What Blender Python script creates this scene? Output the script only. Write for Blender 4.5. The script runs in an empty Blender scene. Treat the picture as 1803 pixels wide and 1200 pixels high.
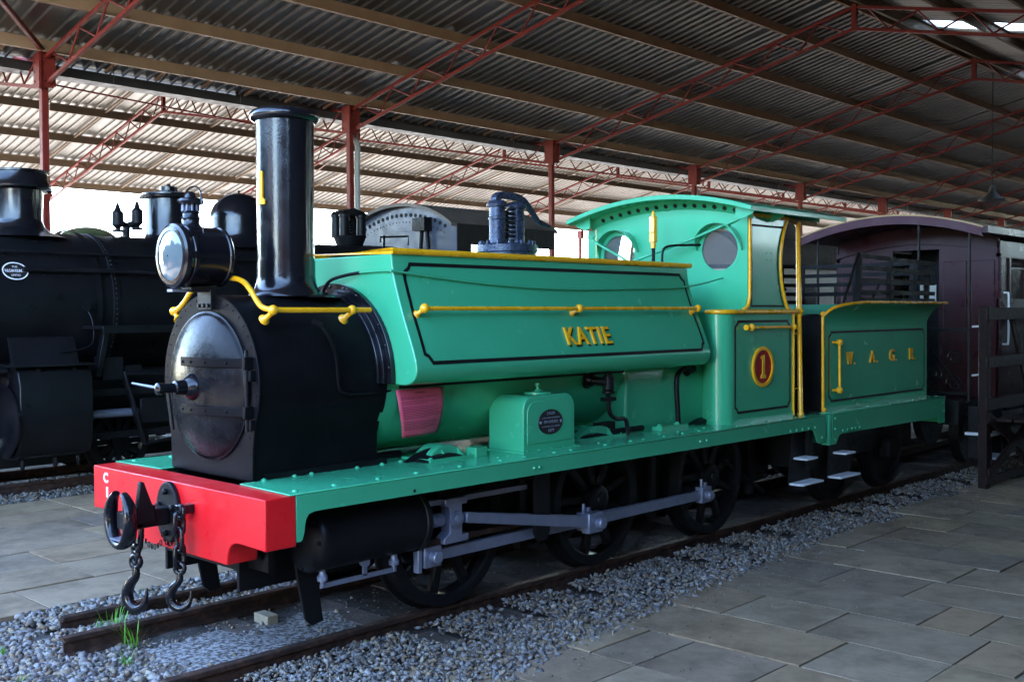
import bpy, bmesh, math, random
import numpy as np
from mathutils import Vector, Matrix, noise as mnoise
random.seed(7); np.random.seed(7)
SC = bpy.context.scene
COL = SC.collection
R_ = math.radians
PI = math.pi

# ------------------------------------------------------------------ camera
cam_data = bpy.data.cameras.new('camera')
cam = bpy.data.objects.new('camera', cam_data); COL.objects.link(cam); SC.camera = cam
cam_data.sensor_width = 36.0
cam_data.sensor_fit = 'HORIZONTAL'
cam_data.lens = 37.448
cam_data.clip_start = 0.05; cam_data.clip_end = 2000
_yaw, _pit, _rol = R_(43.6291), R_(-1.4618), R_(-0.2973)
_f = Vector((math.cos(_pit)*math.cos(_yaw), math.cos(_pit)*math.sin(_yaw), math.sin(_pit)))
_r = Vector((math.sin(_yaw), -math.cos(_yaw), 0)); _u = _r.cross(_f)
_r2 = math.cos(_rol)*_r + math.sin(_rol)*_u; _u2 = -math.sin(_rol)*_r + math.cos(_rol)*_u
_m = Matrix((_r2, _u2, -_f)).transposed().to_4x4(); _m.translation = Vector((-3.0818, -5.6828, 1.8976))
cam.matrix_world = _m

# ------------------------------------------------------------------ sky and sun
SUN_EL, SUN_AZ = R_(46), math.atan2(0.90, 0.42)      # azimuth measured from +x towards +y
world = bpy.data.worlds.new('World'); SC.world = world; world.use_nodes = True
_nt = world.node_tree; _nt.nodes.clear()
_sky = _nt.nodes.new('ShaderNodeTexSky'); _sky.sky_type = 'NISHITA'; _sky.sun_disc = False
_sky.sun_elevation = SUN_EL; _sky.sun_rotation = PI/2 - SUN_AZ
_sky.air_density = 1.0; _sky.dust_density = 0.4; _sky.altitude = 300; _sky.ozone_density = 2.8
_bg = _nt.nodes.new('ShaderNodeBackground'); _bg.inputs[1].default_value = 0.15
_wo = _nt.nodes.new('ShaderNodeOutputWorld')
_nt.links.new(_sky.outputs[0], _bg.inputs[0]); _nt.links.new(_bg.outputs[0], _wo.inputs[0])
sun_d = bpy.data.lights.new('sun', 'SUN'); sun_d.energy = 2.2; sun_d.angle = R_(0.55); sun_d.color = (1.0, 0.90, 0.76)
sun = bpy.data.objects.new('sun', sun_d); COL.objects.link(sun)
_sd = Vector((math.cos(SUN_EL)*math.cos(SUN_AZ), math.cos(SUN_EL)*math.sin(SUN_AZ), math.sin(SUN_EL)))
sun.rotation_euler = _sd.to_track_quat('Z', 'Y').to_euler(); sun.location = (0, 0, 30)
SC.view_settings.view_transform = 'Standard'; SC.view_settings.look = 'None'
SC.view_settings.gamma = 1.0; SC.view_settings.use_curve_mapping = False
SC.view_settings.exposure = 4.45
SC.cycles.max_bounces = 8; SC.cycles.diffuse_bounces = 4; SC.cycles.glossy_bounces = 4
SC.cycles.sample_clamp_indirect = 8.0; SC.cycles.use_denoising = True
SC.cycles.caustics_reflective = False; SC.cycles.caustics_refractive = False

# ------------------------------------------------------------------ mesh helpers
ORI = {}
class MB:
    def __init__(s): s.v = []; s.f = []
    def add(s, vs, fs):
        n = len(s.v); s.v += [tuple(v) for v in vs]; s.f += [tuple(i+n for i in f) for f in fs]; return s
    def box(s, x0, x1, y0, y1, z0, z1):
        return s.add([(x, y, z) for x in (x0, x1) for y in (y0, y1) for z in (z0, z1)],
                     [(0,1,3,2),(4,6,7,5),(0,4,5,1),(2,3,7,6),(0,2,6,4),(1,5,7,3)])
    def bar(s, p0, p1, w, h, up=(0,0,1)):
        p0, p1 = Vector(p0), Vector(p1); d = (p1-p0).normalized(); up = Vector(up)
        if abs(d.dot(up)) > .98: up = Vector((1,0,0))
        a = d.cross(up).normalized()*w/2; b = a.cross(d).normalized()*h/2
        vs = [p+sa*a+sb*b for p in (p0, p1) for sa in (-1,1) for sb in (-1,1)]
        return s.add(vs, [(0,1,3,2),(4,6,7,5),(0,4,5,1),(2,3,7,6),(0,2,6,4),(1,5,7,3)])
    def prism(s, poly, axis, a, b):
        def mk(p, t): return {'x':(t,p[0],p[1]), 'y':(p[0],t,p[1]), 'z':(p[0],p[1],t)}[axis]
        n = len(poly)
        return s.add([mk(p, a) for p in poly]+[mk(p, b) for p in poly],
                     [tuple(range(n)), tuple(range(2*n-1, n-1, -1))]+[(i,(i+1)%n,(i+1)%n+n,i+n) for i in range(n)])
    def cyl(s, p0, p1, r0, r1=None, n=16):
        return s.lathe([(0, r0), ((Vector(p1)-Vector(p0)).length, r0 if r1 is None else r1)], p0, Vector(p1)-Vector(p0), n)
    def lathe(s, prof, o, axis, n=32, cap=True):
        o = Vector(o); d = Vector(axis).normalized()
        up = Vector((0,0,1)) if abs(d.z) < .9 else Vector((1,0,0))
        a = d.cross(up).normalized(); b = d.cross(a)
        vs = [o+d*t+(a*math.cos(2*PI*i/n)+b*math.sin(2*PI*i/n))*max(r, 1e-4) for t, r in prof for i in range(n)]
        fs = [(k*n+i, k*n+(i+1)%n, (k+1)*n+(i+1)%n, (k+1)*n+i) for k in range(len(prof)-1) for i in range(n)]
        if cap: fs += [tuple(range(n)), tuple(range((len(prof)-1)*n, len(prof)*n))]
        return s.add(vs, fs)
    def tube(s, path, r, n=8, closed=False, radii=None):
        P = [Vector(p) for p in path]; m = len(P); rings = []
        prev = None
        for i, p in enumerate(P):
            if closed: d = P[(i+1)%m]-P[i-1]
            else: d = P[min(i+1, m-1)]-P[max(i-1, 0)]
            d.normalize()
            if prev is None:
                up = Vector((0,0,1)) if abs(d.z) < .9 else Vector((0,1,0))
                a = d.cross(up).normalized()
            else:
                a = (prev-d*prev.dot(d)).normalized()
            prev = a; b = d.cross(a); rr = radii[i] if radii else r
            rings.append([p+(a*math.cos(2*PI*k/n)+b*math.sin(2*PI*k/n))*rr for k in range(n)])
        return s.loft(rings, wrap=closed, cap=not closed)
    def loft(s, rings, wrap=False, cap=True, ring_closed=True):
        m, n = len(rings), len(rings[0]); vs = [v for r in rings for v in r]; fs = []
        for k in range(m if wrap else m-1):
            for i in range(n if ring_closed else n-1):
                fs.append((k*n+i, k*n+(i+1)%n, ((k+1)%m)*n+(i+1)%n, ((k+1)%m)*n+i))
        if cap and not wrap: fs += [tuple(range(n)), tuple(range((m-1)*n, m*n))]
        return s.add(vs, fs)
    def sphere(s, c, r, n=14, m=8, z0=-1.0, sc=(1,1,1)):
        rings = []
        a0 = math.asin(z0)
        for k in range(m+1):
            t = a0+(PI/2-a0)*k/m
            rings.append([Vector((c[0]+sc[0]*r*max(math.cos(t),1e-3)*math.cos(2*PI*i/n), c[1]+sc[1]*r*max(math.cos(t),1e-3)*math.sin(2*PI*i/n), c[2]+sc[2]*r*math.sin(t))) for i in range(n)])
        return s.loft(rings)
    def mirror_y(s):
        n = len(s.v); s.v += [(x,-y,z) for x,y,z in s.v]; s.f += [tuple(i+n for i in reversed(f)) for f in s.f]; return s
    def rivet(s, p, nrm, r=.009, h=.006):
        p = Vector(p); d = Vector(nrm).normalized()
        return s.lathe([(0, r), (h*.6, r*.85), (h, r*.4)], p, d, 6)
    def build(s, name, mat, parent=None, smooth=35, bevel=0.0, kind=None, origin=None, label=None, recalc=True, seg=2):
        if parent is not None: o3 = ORI[parent.name]
        else:
            if origin is None:
                a = np.array(s.v); lo, hi = a.min(0), a.max(0); origin = ((lo[0]+hi[0])/2, (lo[1]+hi[1])/2, lo[2])
            o3 = Vector(origin)
        me = bpy.data.meshes.new(name)
        me.from_pydata([(v[0]-o3[0], v[1]-o3[1], v[2]-o3[2]) for v in s.v], [], s.f)
        if recalc:
            bm = bmesh.new(); bm.from_mesh(me); bmesh.ops.recalc_face_normals(bm, faces=bm.faces); bm.to_mesh(me); bm.free()
        if smooth:
            me.polygons.foreach_set('use_smooth', [True]*len(me.polygons)); me.set_sharp_from_angle(angle=R_(smooth))
        me.materials.append(mat)
        o = bpy.data.objects.new(name, me); COL.objects.link(o)
        if parent is not None: o.parent = parent
        else: o.location = o3
        ORI[o.name] = o3
        if bevel:
            b = o.modifiers.new('bevel', 'BEVEL'); b.width = bevel; b.segments = seg; b.limit_method = 'ANGLE'; b.angle_limit = R_(40)
        if kind: o['kind'] = kind
        if label: o['label'] = label
        return o

def build_split(mb, name, mat, parent, **k):
    """every loose piece of the helper mesh becomes a part of its own"""
    par = list(range(len(mb.v)))
    def find(i):
        while par[i] != i: par[i] = par[par[i]]; i = par[i]
        return i
    for f in mb.f:
        for i in f[1:]: par[find(i)] = find(f[0])
    comp = {}
    for fi, f in enumerate(mb.f): comp.setdefault(find(f[0]), []).append(f)
    out = []
    for fs in comp.values():
        ids = sorted({i for f in fs for i in f}); mp = {i: n for n, i in enumerate(ids)}
        c = MB(); c.v = [mb.v[i] for i in ids]; c.f = [tuple(mp[i] for i in f) for f in fs]; out.append(c.build(name, mat, parent, **k))
    return out
def tag(o, label=None, cat=None, group=None, kind=None):
    if label: o['label'] = label
    if cat: o['category'] = cat
    if group: o['group'] = group
    if kind: o['kind'] = kind
    return o
def thing(name, label, cat, loc, group=None, kind=None):
    o = bpy.data.objects.new(name, None); COL.objects.link(o); o.location = loc; ORI[o.name] = Vector(loc); o.empty_display_size = .2
    return tag(o, label, cat, group, kind)
def dup(o, d=(0,0,0), parent=None, deep=True):
    c = o.copy(); COL.objects.link(c); c.location = o.location+Vector(d)
    if parent is not None: c.parent = parent
    ORI[c.name] = ORI[o.name]
    if deep:
        for ch in [k for k in bpy.data.objects if k.parent == o]:
            c2 = ch.copy(); COL.objects.link(c2); c2.parent = c; ORI[c2.name] = ORI[ch.name]
    return c
def arc(c, r, a0, a1, n):
    return [(c[0]+r*math.cos(R_(a0+(a1-a0)*i/n)), c[1]+r*math.sin(R_(a0+(a1-a0)*i/n))) for i in range(n+1)]
def smooth_path(pts, n=6):
    P = [Vector(p) for p in pts]; out = []
    for i in range(len(P)-1):
        p0, p1, p2, p3 = P[max(i-1,0)], P[i], P[i+1], P[min(i+2,len(P)-1)]
        for k in range(n):
            t = k/n
            out.append(.5*((2*p1)+(p2-p0)*t+(2*p0-5*p1+4*p2-p3)*t*t+(3*p1-p0-3*p2+p3)*t**3))
    out.append(P[-1]); return out
def interp(x, xs, ys): return float(np.interp(x, xs, ys))

# ------------------------------------------------------------------ materials
def _n(nt, t, **kw):
    n = nt.nodes.new(t)
    for k, v in kw.items():
        if k.startswith('i_'): n.inputs[k[2:].replace('_', ' ')].default_value = v
        else: setattr(n, k, v)
    return n
def paint(name, col, rough=.3, var=.12, vscale=3.0, bump=.05, bscale=90.0, metallic=0.0, coat=0.0, spec=.5, col2=None, mixlo=.45, mixhi=.62, rvar=.1, wave=0.0, wscale=2.5, lump=False):
    m = bpy.data.materials.new(name); m.use_nodes = True; nt = m.node_tree; L = nt.links.new
    b = nt.nodes['Principled BSDF']; tc = _n(nt, 'ShaderNodeTexCoord')
    no = _n(nt, 'ShaderNodeTexNoise', i_Scale=vscale, i_Detail=7.0, i_Roughness=.62); L(tc.outputs['Object'], no.inputs['Vector'])
    rp = _n(nt, 'ShaderNodeValToRGB'); e = rp.color_ramp.elements
    c2 = col2 if col2 else tuple(min(1, c*(1+var)) for c in col); c1 = col if col2 else tuple(c*(1-var) for c in col)
    e[0].color = (*c1, 1); e[1].color = (*c2, 1); e[0].position = mixlo if col2 else .3; e[1].position = mixhi if col2 else .7
    L(no.outputs[0], rp.inputs[0]); L(rp.outputs[0], b.inputs['Base Color'])
    n2 = _n(nt, 'ShaderNodeTexNoise', i_Scale=vscale*2.7, i_Detail=5.0); L(tc.outputs['Object'], n2.inputs['Vector'])
    mr = _n(nt, 'ShaderNodeMapRange'); mr.inputs[3].default_value = max(.02, rough-rvar); mr.inputs[4].default_value = min(1, rough+rvar)
    mr.inputs[1].default_value = .3; mr.inputs[2].default_value = .7
    L(n2.outputs[0], mr.inputs[0]); L(mr.outputs[0], b.inputs['Roughness'])
    b.inputs['Metallic'].default_value = metallic; b.inputs['Specular IOR Level'].default_value = spec
    if coat: b.inputs['Coat Weight'].default_value = coat; b.inputs['Coat Roughness'].default_value = .08
    if bump:
        n3 = _n(nt, 'ShaderNodeTexNoise', i_Scale=bscale, i_Detail=3.0); L(tc.outputs['Object'], n3.inputs['Vector'])
        bp = _n(nt, 'ShaderNodeBump', i_Strength=bump, i_Distance=.01); L(n3.outputs[0], bp.inputs['Height'])
        if wave:
            n4 = _n(nt, 'ShaderNodeTexNoise', i_Scale=wscale, i_Detail=1.0); L(tc.outputs['Object'], n4.inputs['Vector'])
            bp2 = _n(nt, 'ShaderNodeBump', i_Strength=wave, i_Distance=.02); L(n4.outputs[0], bp2.inputs['Height']); L(bp2.outputs[0], bp.inputs['Normal'])
        L(bp.outputs[0], b.inputs['Normal'])
    return m
def per_object(m, cols, island=False):
    """give a material a base colour picked per object (or per loose piece), times its own mottling"""
    nt = m.node_tree; L = nt.links.new; b = nt.nodes['Principled BSDF']
    src = b.inputs['Base Color'].links[0].from_socket
    if island: rnd = _n(nt, 'ShaderNodeNewGeometry').outputs['Random Per Island']
    else: rnd = _n(nt, 'ShaderNodeObjectInfo').outputs['Random']
    rp = _n(nt, 'ShaderNodeValToRGB'); el = rp.color_ramp.elements
    while len(el) < len(cols): el.new(.5)
    for i, c in enumerate(cols): el[i].position = i/len(cols); el[i].color = (*c, 1)
    rp.color_ramp.interpolation = 'CONSTANT' if island else 'LINEAR'
    L(rnd, rp.inputs[0])
    mx = _n(nt, 'ShaderNodeMix', data_type='RGBA', blend_type='MULTIPLY'); mx.inputs[0].default_value = 1.0
    L(src, mx.inputs[6]); L(rp.outputs[0], mx.inputs[7]); L(mx.outputs[2], b.inputs['Base Color'])
    return m
def stain(m, scale, lo, hi, dark):
    """multiply in blotchy weathering"""
    nt = m.node_tree; L = nt.links.new; b = nt.nodes['Principled BSDF']; src = b.inputs['Base Color'].links[0].from_socket
    tc = _n(nt, 'ShaderNodeTexCoord'); oi = _n(nt, 'ShaderNodeObjectInfo'); ad = _n(nt, 'ShaderNodeVectorMath', operation='ADD')
    L(tc.outputs['Object'], ad.inputs[0]); mu = _n(nt, 'ShaderNodeMath', operation='MULTIPLY'); mu.inputs[1].default_value = 37.0
    L(oi.outputs['Random'], mu.inputs[0]); L(mu.outputs[0], ad.inputs[1])
    no = _n(nt, 'ShaderNodeTexNoise', i_Scale=scale, i_Detail=9.0, i_Roughness=.68); L(ad.outputs[0], no.inputs['Vector'])
    rp = _n(nt, 'ShaderNodeValToRGB'); e = rp.color_ramp.elements; e[0].position = lo; e[1].position = hi; e[0].color = (*dark, 1); e[1].color = (1, 1, 1, 1)
    L(no.outputs[0], rp.inputs[0]); mx = _n(nt, 'ShaderNodeMix', data_type='RGBA', blend_type='MULTIPLY'); mx.inputs[0].default_value = 1.0
    L(src, mx.inputs[6]); L(rp.outputs[0], mx.inputs[7]); L(mx.outputs[2], b.inputs['Base Color']); return m
M = {}
M['green'] = paint('green_paint', (.050, .40, .195), rough=.25, var=.05, vscale=1.6, bump=.03, bscale=120, coat=.3, wave=.05, rvar=.025)
M['yellow'] = paint('yellow_paint', (.88, .42, .010), rough=.28, var=.08, bump=.04, coat=.3)
M['red'] = paint('red_paint', (.66, .010, .014), spec=.3, rough=.36, var=.07, vscale=4, bump=.05, bscale=70, coat=.05)
M['plate_red'] = paint('plate_red_paint', (.34, .004, .012), rough=.5, spec=.2)
M['black_gloss'] = paint('black_gloss_paint', (.006, .006, .008), rough=.17, var=.2, vscale=5, bump=.09, bscale=85, coat=.1, spec=.42, wave=.16, wscale=4, rvar=.07)
M['door_black'] = paint('worn_black_paint', (.009, .008, .009), rough=.24, var=.5, vscale=9, bump=.07, bscale=70, wave=.14, wscale=8, rvar=.07, spec=.11)
M['black'] = paint('black_paint', (.006, .006, .007), rough=.46, var=.3, vscale=6, bump=.08, spec=.2)
M['smokebox_black'] = paint('smokebox_black', (.006, .006, .007), rough=.34, var=.3, vscale=4, bump=.06, bscale=85, spec=.05, wave=.12, wscale=4, rvar=.06)
M['black_matt'] = paint('sooty_black_paint', (.006, .0055, .0055), spec=.2, rough=.6, var=.35, vscale=3, bump=.1, bscale=60)
M['line'] = paint('black_lining', (.006, .006, .007), rough=.5, spec=.2, bump=0)
M['silver'] = paint('aluminium_paint', (.24, .26, .34), rough=.38, var=.12, vscale=8, metallic=.55, bump=.04)
M['white'] = paint('white_paint', (.78, .78, .78), rough=.45, var=.06, bump=.03)
M['letter_white'] = paint('lettering_white', (.8, .78, .78), rough=.5, var=.03, bump=0)
M['chip'] = paint('tread_white', (.70, .71, .74), rough=.5, var=.12, vscale=14, bump=.1)
M['glass'] = paint('window_glass', (.02, .03, .03), rough=.03, bump=0, rvar=.02)
_g = M['glass'].node_tree.nodes['Principled BSDF']; _g.inputs['Transmission Weight'].default_value = .92; _g.inputs['IOR'].default_value = 1.12
for l in list(M['glass'].node_tree.links):
    if l.to_socket == _g.inputs['Base Color']: M['glass'].node_tree.links.remove(l)
_g.inputs['Base Color'].default_value = (.93, .95, .95, 1)
M['dusty'] = paint('dusty_glass', (.05, .045, .045), rough=.16, var=.35, vscale=12, bump=.02, spec=.3, col2=(.03, .028, .028))
M['lens'] = paint('lamp_glass', (.10, .125, .13), rough=.06, bump=0, coat=.2, spec=.5, rvar=.02)
M['paper'] = paint('pink_paper', (.60, .075, .135), rough=.5, var=.06, bump=.03)
M['ink'] = paint('printed_ink', (.05, .01, .02), rough=.6, bump=0)
M['brass_dark'] = paint('plate_black', (.016, .015, .015), rough=.35, bump=.03)
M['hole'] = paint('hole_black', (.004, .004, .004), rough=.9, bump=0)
M['cast'] = paint('cast_metal_blue_black', (.035, .045, .075), rough=.3, var=.5, vscale=25, bump=.45, bscale=55, metallic=.3)
M['tan_roof'] = paint('locomotive_cab_roof', (.13, .105, .085), rough=.75, var=.25, vscale=3, bump=.08)
M['cab_reflection'] = paint('cab_front_reflection', (.042, .050, .070), rough=.4, var=.3, vscale=3, bump=.06)  # bluish grey stands in for a reflection on the black plate
M['maroon'] = paint('maroon_paint', (.036, .007, .011), rough=.30, var=.15, vscale=2, bump=.04, coat=0, spec=.22, rvar=.04)
M['maroon_roof'] = paint('maroon_roof_edge', (.060, .014, .026), spec=.3, rough=.5, var=.15)
M['tan_edge'] = paint('roof_canvas_tan', (.42, .27, .13), rough=.7, var=.15)
M['cream'] = paint('cream_paint', (.55, .50, .42), rough=.45, var=.08)
M['brown_roof'] = paint('brown_roof_canvas', (.075, .058, .047), rough=.8, var=.2)
M['green_dull'] = paint('dull_green_paint', (.035, .075, .03), rough=.4, var=.2)
M['barrier'] = paint('brown_painted_timber', (.013, .0055, .005), spec=.2, rough=.6, var=.3, vscale=8, bump=.25, bscale=40)
M['steel_red'] = paint('red_oxide_steel', (.17, .020, .014), spec=.3, rough=.5, var=.22, vscale=4, bump=.08, bscale=40)
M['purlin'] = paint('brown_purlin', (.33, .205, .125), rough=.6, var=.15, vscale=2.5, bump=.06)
M['purlin_shade'] = paint('shaded_purlin', (.20, .145, .10), rough=.65, var=.15, vscale=2.5, bump=.06)  # darker copy of the purlin brown, shade put into the colour
M['sheet'] = paint('corrugated_sheet', (.27, .255, .235), rough=.40, var=.18, vscale=.7, bump=.02, metallic=.8, rvar=.06)
M['gutter'] = paint('gutter_metal', (.035, .037, .038), rough=.5, var=.2)
M['motion_grey'] = paint('dull_oily_steel', (.018, .019, .022), rough=.45, var=.3, vscale=6)
M['pvc'] = paint('grey_downpipe', (.34, .36, .35), rough=.5, var=.1)
M['rail'] = paint('rusty_rail', (.030, .018, .014), rough=.72, spec=.15, var=.4, vscale=14, bump=.3, bscale=60, col2=(.07, .036, .024))
M['sleeper'] = paint('weathered_sleeper', (.10, .075, .06), rough=.85, var=.35, vscale=12, bump=.5, bscale=50)
M['slab'] = stain(per_object(paint('concrete_paver', (.60, .60, .60), rough=.8, var=.16, vscale=5, bump=.25, bscale=140),
                       [(.41,.29,.195),(.52,.345,.19),(.35,.26,.185),(.57,.40,.225),(.43,.31,.205),(.49,.33,.18),(.33,.25,.18),(.53,.385,.24)]), 2.6, .36, .56, (.62,.60,.58))
M['stone'] = per_object(paint('crushed_stone', (.80, .77, .74), rough=.75, var=.3, vscale=40, bump=.3, bscale=120),
                        [(.25,.235,.23),(.16,.15,.15),(.31,.285,.265),(.21,.145,.09),(.27,.255,.25),(.12,.105,.095),(.38,.33,.26),(.20,.19,.19),(.28,.20,.125),(.33,.31,.30),(.16,.11,.08),(.23,.215,.21),(.10,.085,.07),(.30,.24,.17)], island=True)
M['sand'] = paint('sand_and_soil', (.055, .047, .042), rough=.95, vscale=34, bump=.6, bscale=80, col2=(.30, .285, .275), mixlo=.44, mixhi=.58)
M['soil'] = paint('shade_and_joint_soil', (.028, .022, .018), rough=.95, vscale=10, bump=.6, bscale=80, col2=(.075, .062, .052), mixlo=.42, mixhi=.64)  # dark tone carries painted shade on the track bed; also fills slab joints
M['ground'] = paint('dry_ground', (.12, .105, .085), rough=.95, var=.25, vscale=.6, bump=.5, bscale=30)
M['asphalt'] = paint('concrete_yard', (.24, .21, .17), rough=.85, var=.25, vscale=2, bump=.4, bscale=120)
M['sand_dark'] = paint('dark_floor_sheet', (.07, .06, .05), rough=.95, var=.3, vscale=1.5, bump=.5, bscale=40)
M['reflector'] = paint('pale_concrete', (.33, .30, .255), rough=.85, var=.1, vscale=1)
M['block_brown'] = paint('light_block_boards', (.05, .03, .022), rough=.8, var=.3, vscale=4)
M['grass'] = paint('grass_blade', (.10, .28, .015), rough=.5, var=.3, vscale=20, bump=0)
M['bark'] = paint('bark', (.09, .065, .05), rough=.9, var=.3, vscale=5, bump=.5, bscale=20)
M['leaf'] = per_object(paint('leaf', (.9, .9, .9), rough=.6, var=.2, vscale=3, bump=0), [(.05,.085,.022),(.07,.11,.03),(.04,.07,.02),(.09,.12,.04)], island=True)
M['brick'] = paint('loose_brick', (.30, .25, .17), rough=.9, var=.2, vscale=12, bump=.3)
M['wall'] = paint('brick_wall', (.20, .105, .07), rough=.85, var=.12, bump=.1)
M['skylight'] = paint('translucent_sheet', (.75, .70, .55), rough=.6, var=.1, bump=.05)
_b = M['skylight'].node_tree.nodes['Principled BSDF']; _b.inputs['Transmission Weight'].default_value = .8; _b.inputs['Roughness'].default_value = .7
# ================================================================== SETTING
GZ = -0.16
g = MB(); g.box(-150, 220, -120, 260, GZ-.3, GZ)
tag(g.build('ground', M['ground'], smooth=0, origin=(0,0,GZ)), 'pale dry earth stretching out under and beyond the shed', kind='structure')
a = MB(); a.box(-70, -2.2, -60, 60, GZ-.2, GZ+.005); a.box(-2.2, 30, -60, -20, GZ-.2, GZ+.005)
tag(a.build('yard', M['asphalt'], smooth=0, origin=(0,0,GZ)), 'pale concrete yard in front of and beside the shed', kind='structure')
a = MB(); a.box(-2.2, 62, 8.6, 21.5, GZ-.2, GZ+.006)
tag(a.build('bounce_cut_floor', M['sand_dark'], smooth=0, origin=(0,0,GZ)), 'dark floor sheet added under the far bay to cut bounced light', kind='structure')  # added dark to cut light bounced onto the near roof
a = MB(); a.box(-2.2, 62, -20, -4.7, GZ-.2, GZ+.006)
tag(a.build('bounce_cut_floor', M['sand_dark'], smooth=0, origin=(0,0,GZ)), 'dark floor sheet added under the right hand bay to cut bounced light', kind='structure')  # added dark to weaken bounced light towards the rear
# sandy soil along the rails, gently uneven; shade under the locomotive painted in
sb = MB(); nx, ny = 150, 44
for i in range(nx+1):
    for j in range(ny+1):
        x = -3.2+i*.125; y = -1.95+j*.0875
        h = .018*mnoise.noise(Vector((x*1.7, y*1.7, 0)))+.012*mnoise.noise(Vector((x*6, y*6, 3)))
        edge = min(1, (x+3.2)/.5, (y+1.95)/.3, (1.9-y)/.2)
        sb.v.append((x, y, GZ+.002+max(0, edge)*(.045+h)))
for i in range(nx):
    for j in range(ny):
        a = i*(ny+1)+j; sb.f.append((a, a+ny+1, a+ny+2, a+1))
tag(sb.build('track_bed', M['soil'], smooth=60, origin=(0,0,GZ), recalc=False), 'soil and fine litter between and beside the rails, darkened for the shade under the locomotive', kind='structure')
sp = MB(); nr, na = 14, 60
for i in range(nr+1):
    for j in range(na):
        t = 2*PI*j/na; r = (i/nr)*(1+.16*mnoise.noise(Vector((2*math.cos(t), 2*math.sin(t), 1)))+.10*mnoise.noise(Vector((6*math.cos(t), 6*math.sin(t), 4))))
        x, y = .52+1.0*r*math.cos(t), -.02+.47*r*math.sin(t)
        sp.v.append((x, y, GZ+.047+.018*mnoise.noise(Vector((x*1.7, y*1.7, 0)))+.012*mnoise.noise(Vector((x*6, y*6, 3)))+.012*(1-(i/nr)**2)-.016*(i/nr)**6))
sp.f = [(i*na+j, i*na+(j+1)%na, (i+1)*na+(j+1)%na, (i+1)*na+j) for i in range(nr) for j in range(na)]
tag(sp.build('sand_patch', M['sand'], smooth=60, origin=(.5,0,GZ), recalc=True), 'pale grey sand patch between the rails under the red buffer beam', kind='structure')

# ---- paving: every slab is a piece
def slab_mesh(lx, ly, cache={}):
    k = (round(lx, 2), round(ly, 2))
    if k not in cache:
        a = MB(); a.box(-lx/2, lx/2, -ly/2, ly/2, -.06, 0)
        o = a.build('paving_slab', M['slab'], smooth=0, origin=(0,0,0)); bm = bmesh.new(); bm.from_mesh(o.data)
        bmesh.ops.bevel(bm, geom=[e for e in bm.edges if all(v.co.z > -.01 for v in e.verts)], offset=.0012, segments=1, affect='EDGES')
        bm.to_mesh(o.data); bm.free(); cache[k] = o.data; bpy.data.objects.remove(o)
    return cache[k]
def slab(parent, x0, x1, y0, y1, z=-.08):
    gap = .006
    o = bpy.data.objects.new('paving_slab', slab_mesh(x1-x0-2*gap, y1-y0-2*gap)); COL.objects.link(o); o.parent = parent
    o.location = ((x0+x1)/2, (y0+y1)/2, z+random.uniform(-.004, .004)); o.rotation_euler = (random.gauss(0,.003), random.gauss(0,.003), random.gauss(0,.003))
    ORI[o.name] = Vector((0,0,0)); return o
pl = thing('paving', 'mottled grey and buff slab paving between the green and the black locomotive', None, (0,0,0), kind='structure')
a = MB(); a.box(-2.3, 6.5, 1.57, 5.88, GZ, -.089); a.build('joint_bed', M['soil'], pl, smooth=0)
cy = 1.56
for k in range(7):
    x = -2.3+random.choice([0,.3,.45,.6])
    while x < 6.2:
        w = random.choice([.9,.9,.9,.6,.9]); slab(pl, x, x+w, cy, cy+.62); x += w
    cy += .62
pr = thing('paving', 'grey tan slab paving along the ballast strip beside the green locomotive', None, (0,0,0), kind='structure')
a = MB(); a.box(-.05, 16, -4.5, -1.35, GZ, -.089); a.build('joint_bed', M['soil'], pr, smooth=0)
x = -.1
while x < 16:
    y = -1.12-random.choice([0,.12,.2])
    while y > (-3.9 if x > 5 else -4.6 if x > .5 else -2.6):
        w = random.choice([.33,.62,.62,.9,.9,.62]); slab(pr, x, x+.6, y-w, y); y -= w
    x += .6

# ---- railway tracks
def rail_profile(y): return [(y-.06,-.12),(y+.06,-.12),(y+.06,-.108),(y+.009,-.095),(y+.009,-.035),(y+.033,-.028),(y+.033,-.004),(y+.027,0),(y-.027,0),(y-.033,-.004),(y-.033,-.028),(y-.009,-.035),(y-.009,-.095),(y-.06,-.108)]
def track(label, ys, x0, x1, ysl, sleepers):
    t = thing('railway_track', label, 'railway track', (x0, ysl[0], -.26))
    for y, xs in ys:
        a = MB(); P = rail_profile(y); xe = [xs, xs+.5, xs+2]+[xs+6*k for k in range(1, int((x1-xs)/6)+1)]
        a.loft([[Vector((q+(.012*math.sin(7*yy+zz*90) if i == 0 else 0), yy, zz)) for yy, zz in P] for i, q in enumerate(xe)])
        a.build('rail', M['rail'], t, smooth=30)
    if sleepers:
        for k in range(sleepers):
            x = x0+.35+.68*k; a = MB(); w = .115
            ya, yb = ysl[0]+random.uniform(-.06,.06), ysl[1]+random.uniform(-.06,.06)
            a.box(x-w, x+w, ya, yb, -.26, -.104-random.uniform(0,.010)); a.build('sleeper', M['sleeper'], t, smooth=0, bevel=.012, seg=1)
    return t
track('rusty dual gauge track under the green locomotive, rails cut off in front', [(-.5685,-.36),(.5685,-.40),(1.0,-.21)], -.4, 46, (-1.28, 1.45), 30)
track('rusty track under the big all black locomotive', [(6.72,-8),(7.80,-8)], -8, 46, (6.0, 8.5), 0)
track('track in the far bay beyond the red columns', [(14.5,-6),(15.57,-6)], -6, 46, (14, 16.2), 0)

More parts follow.
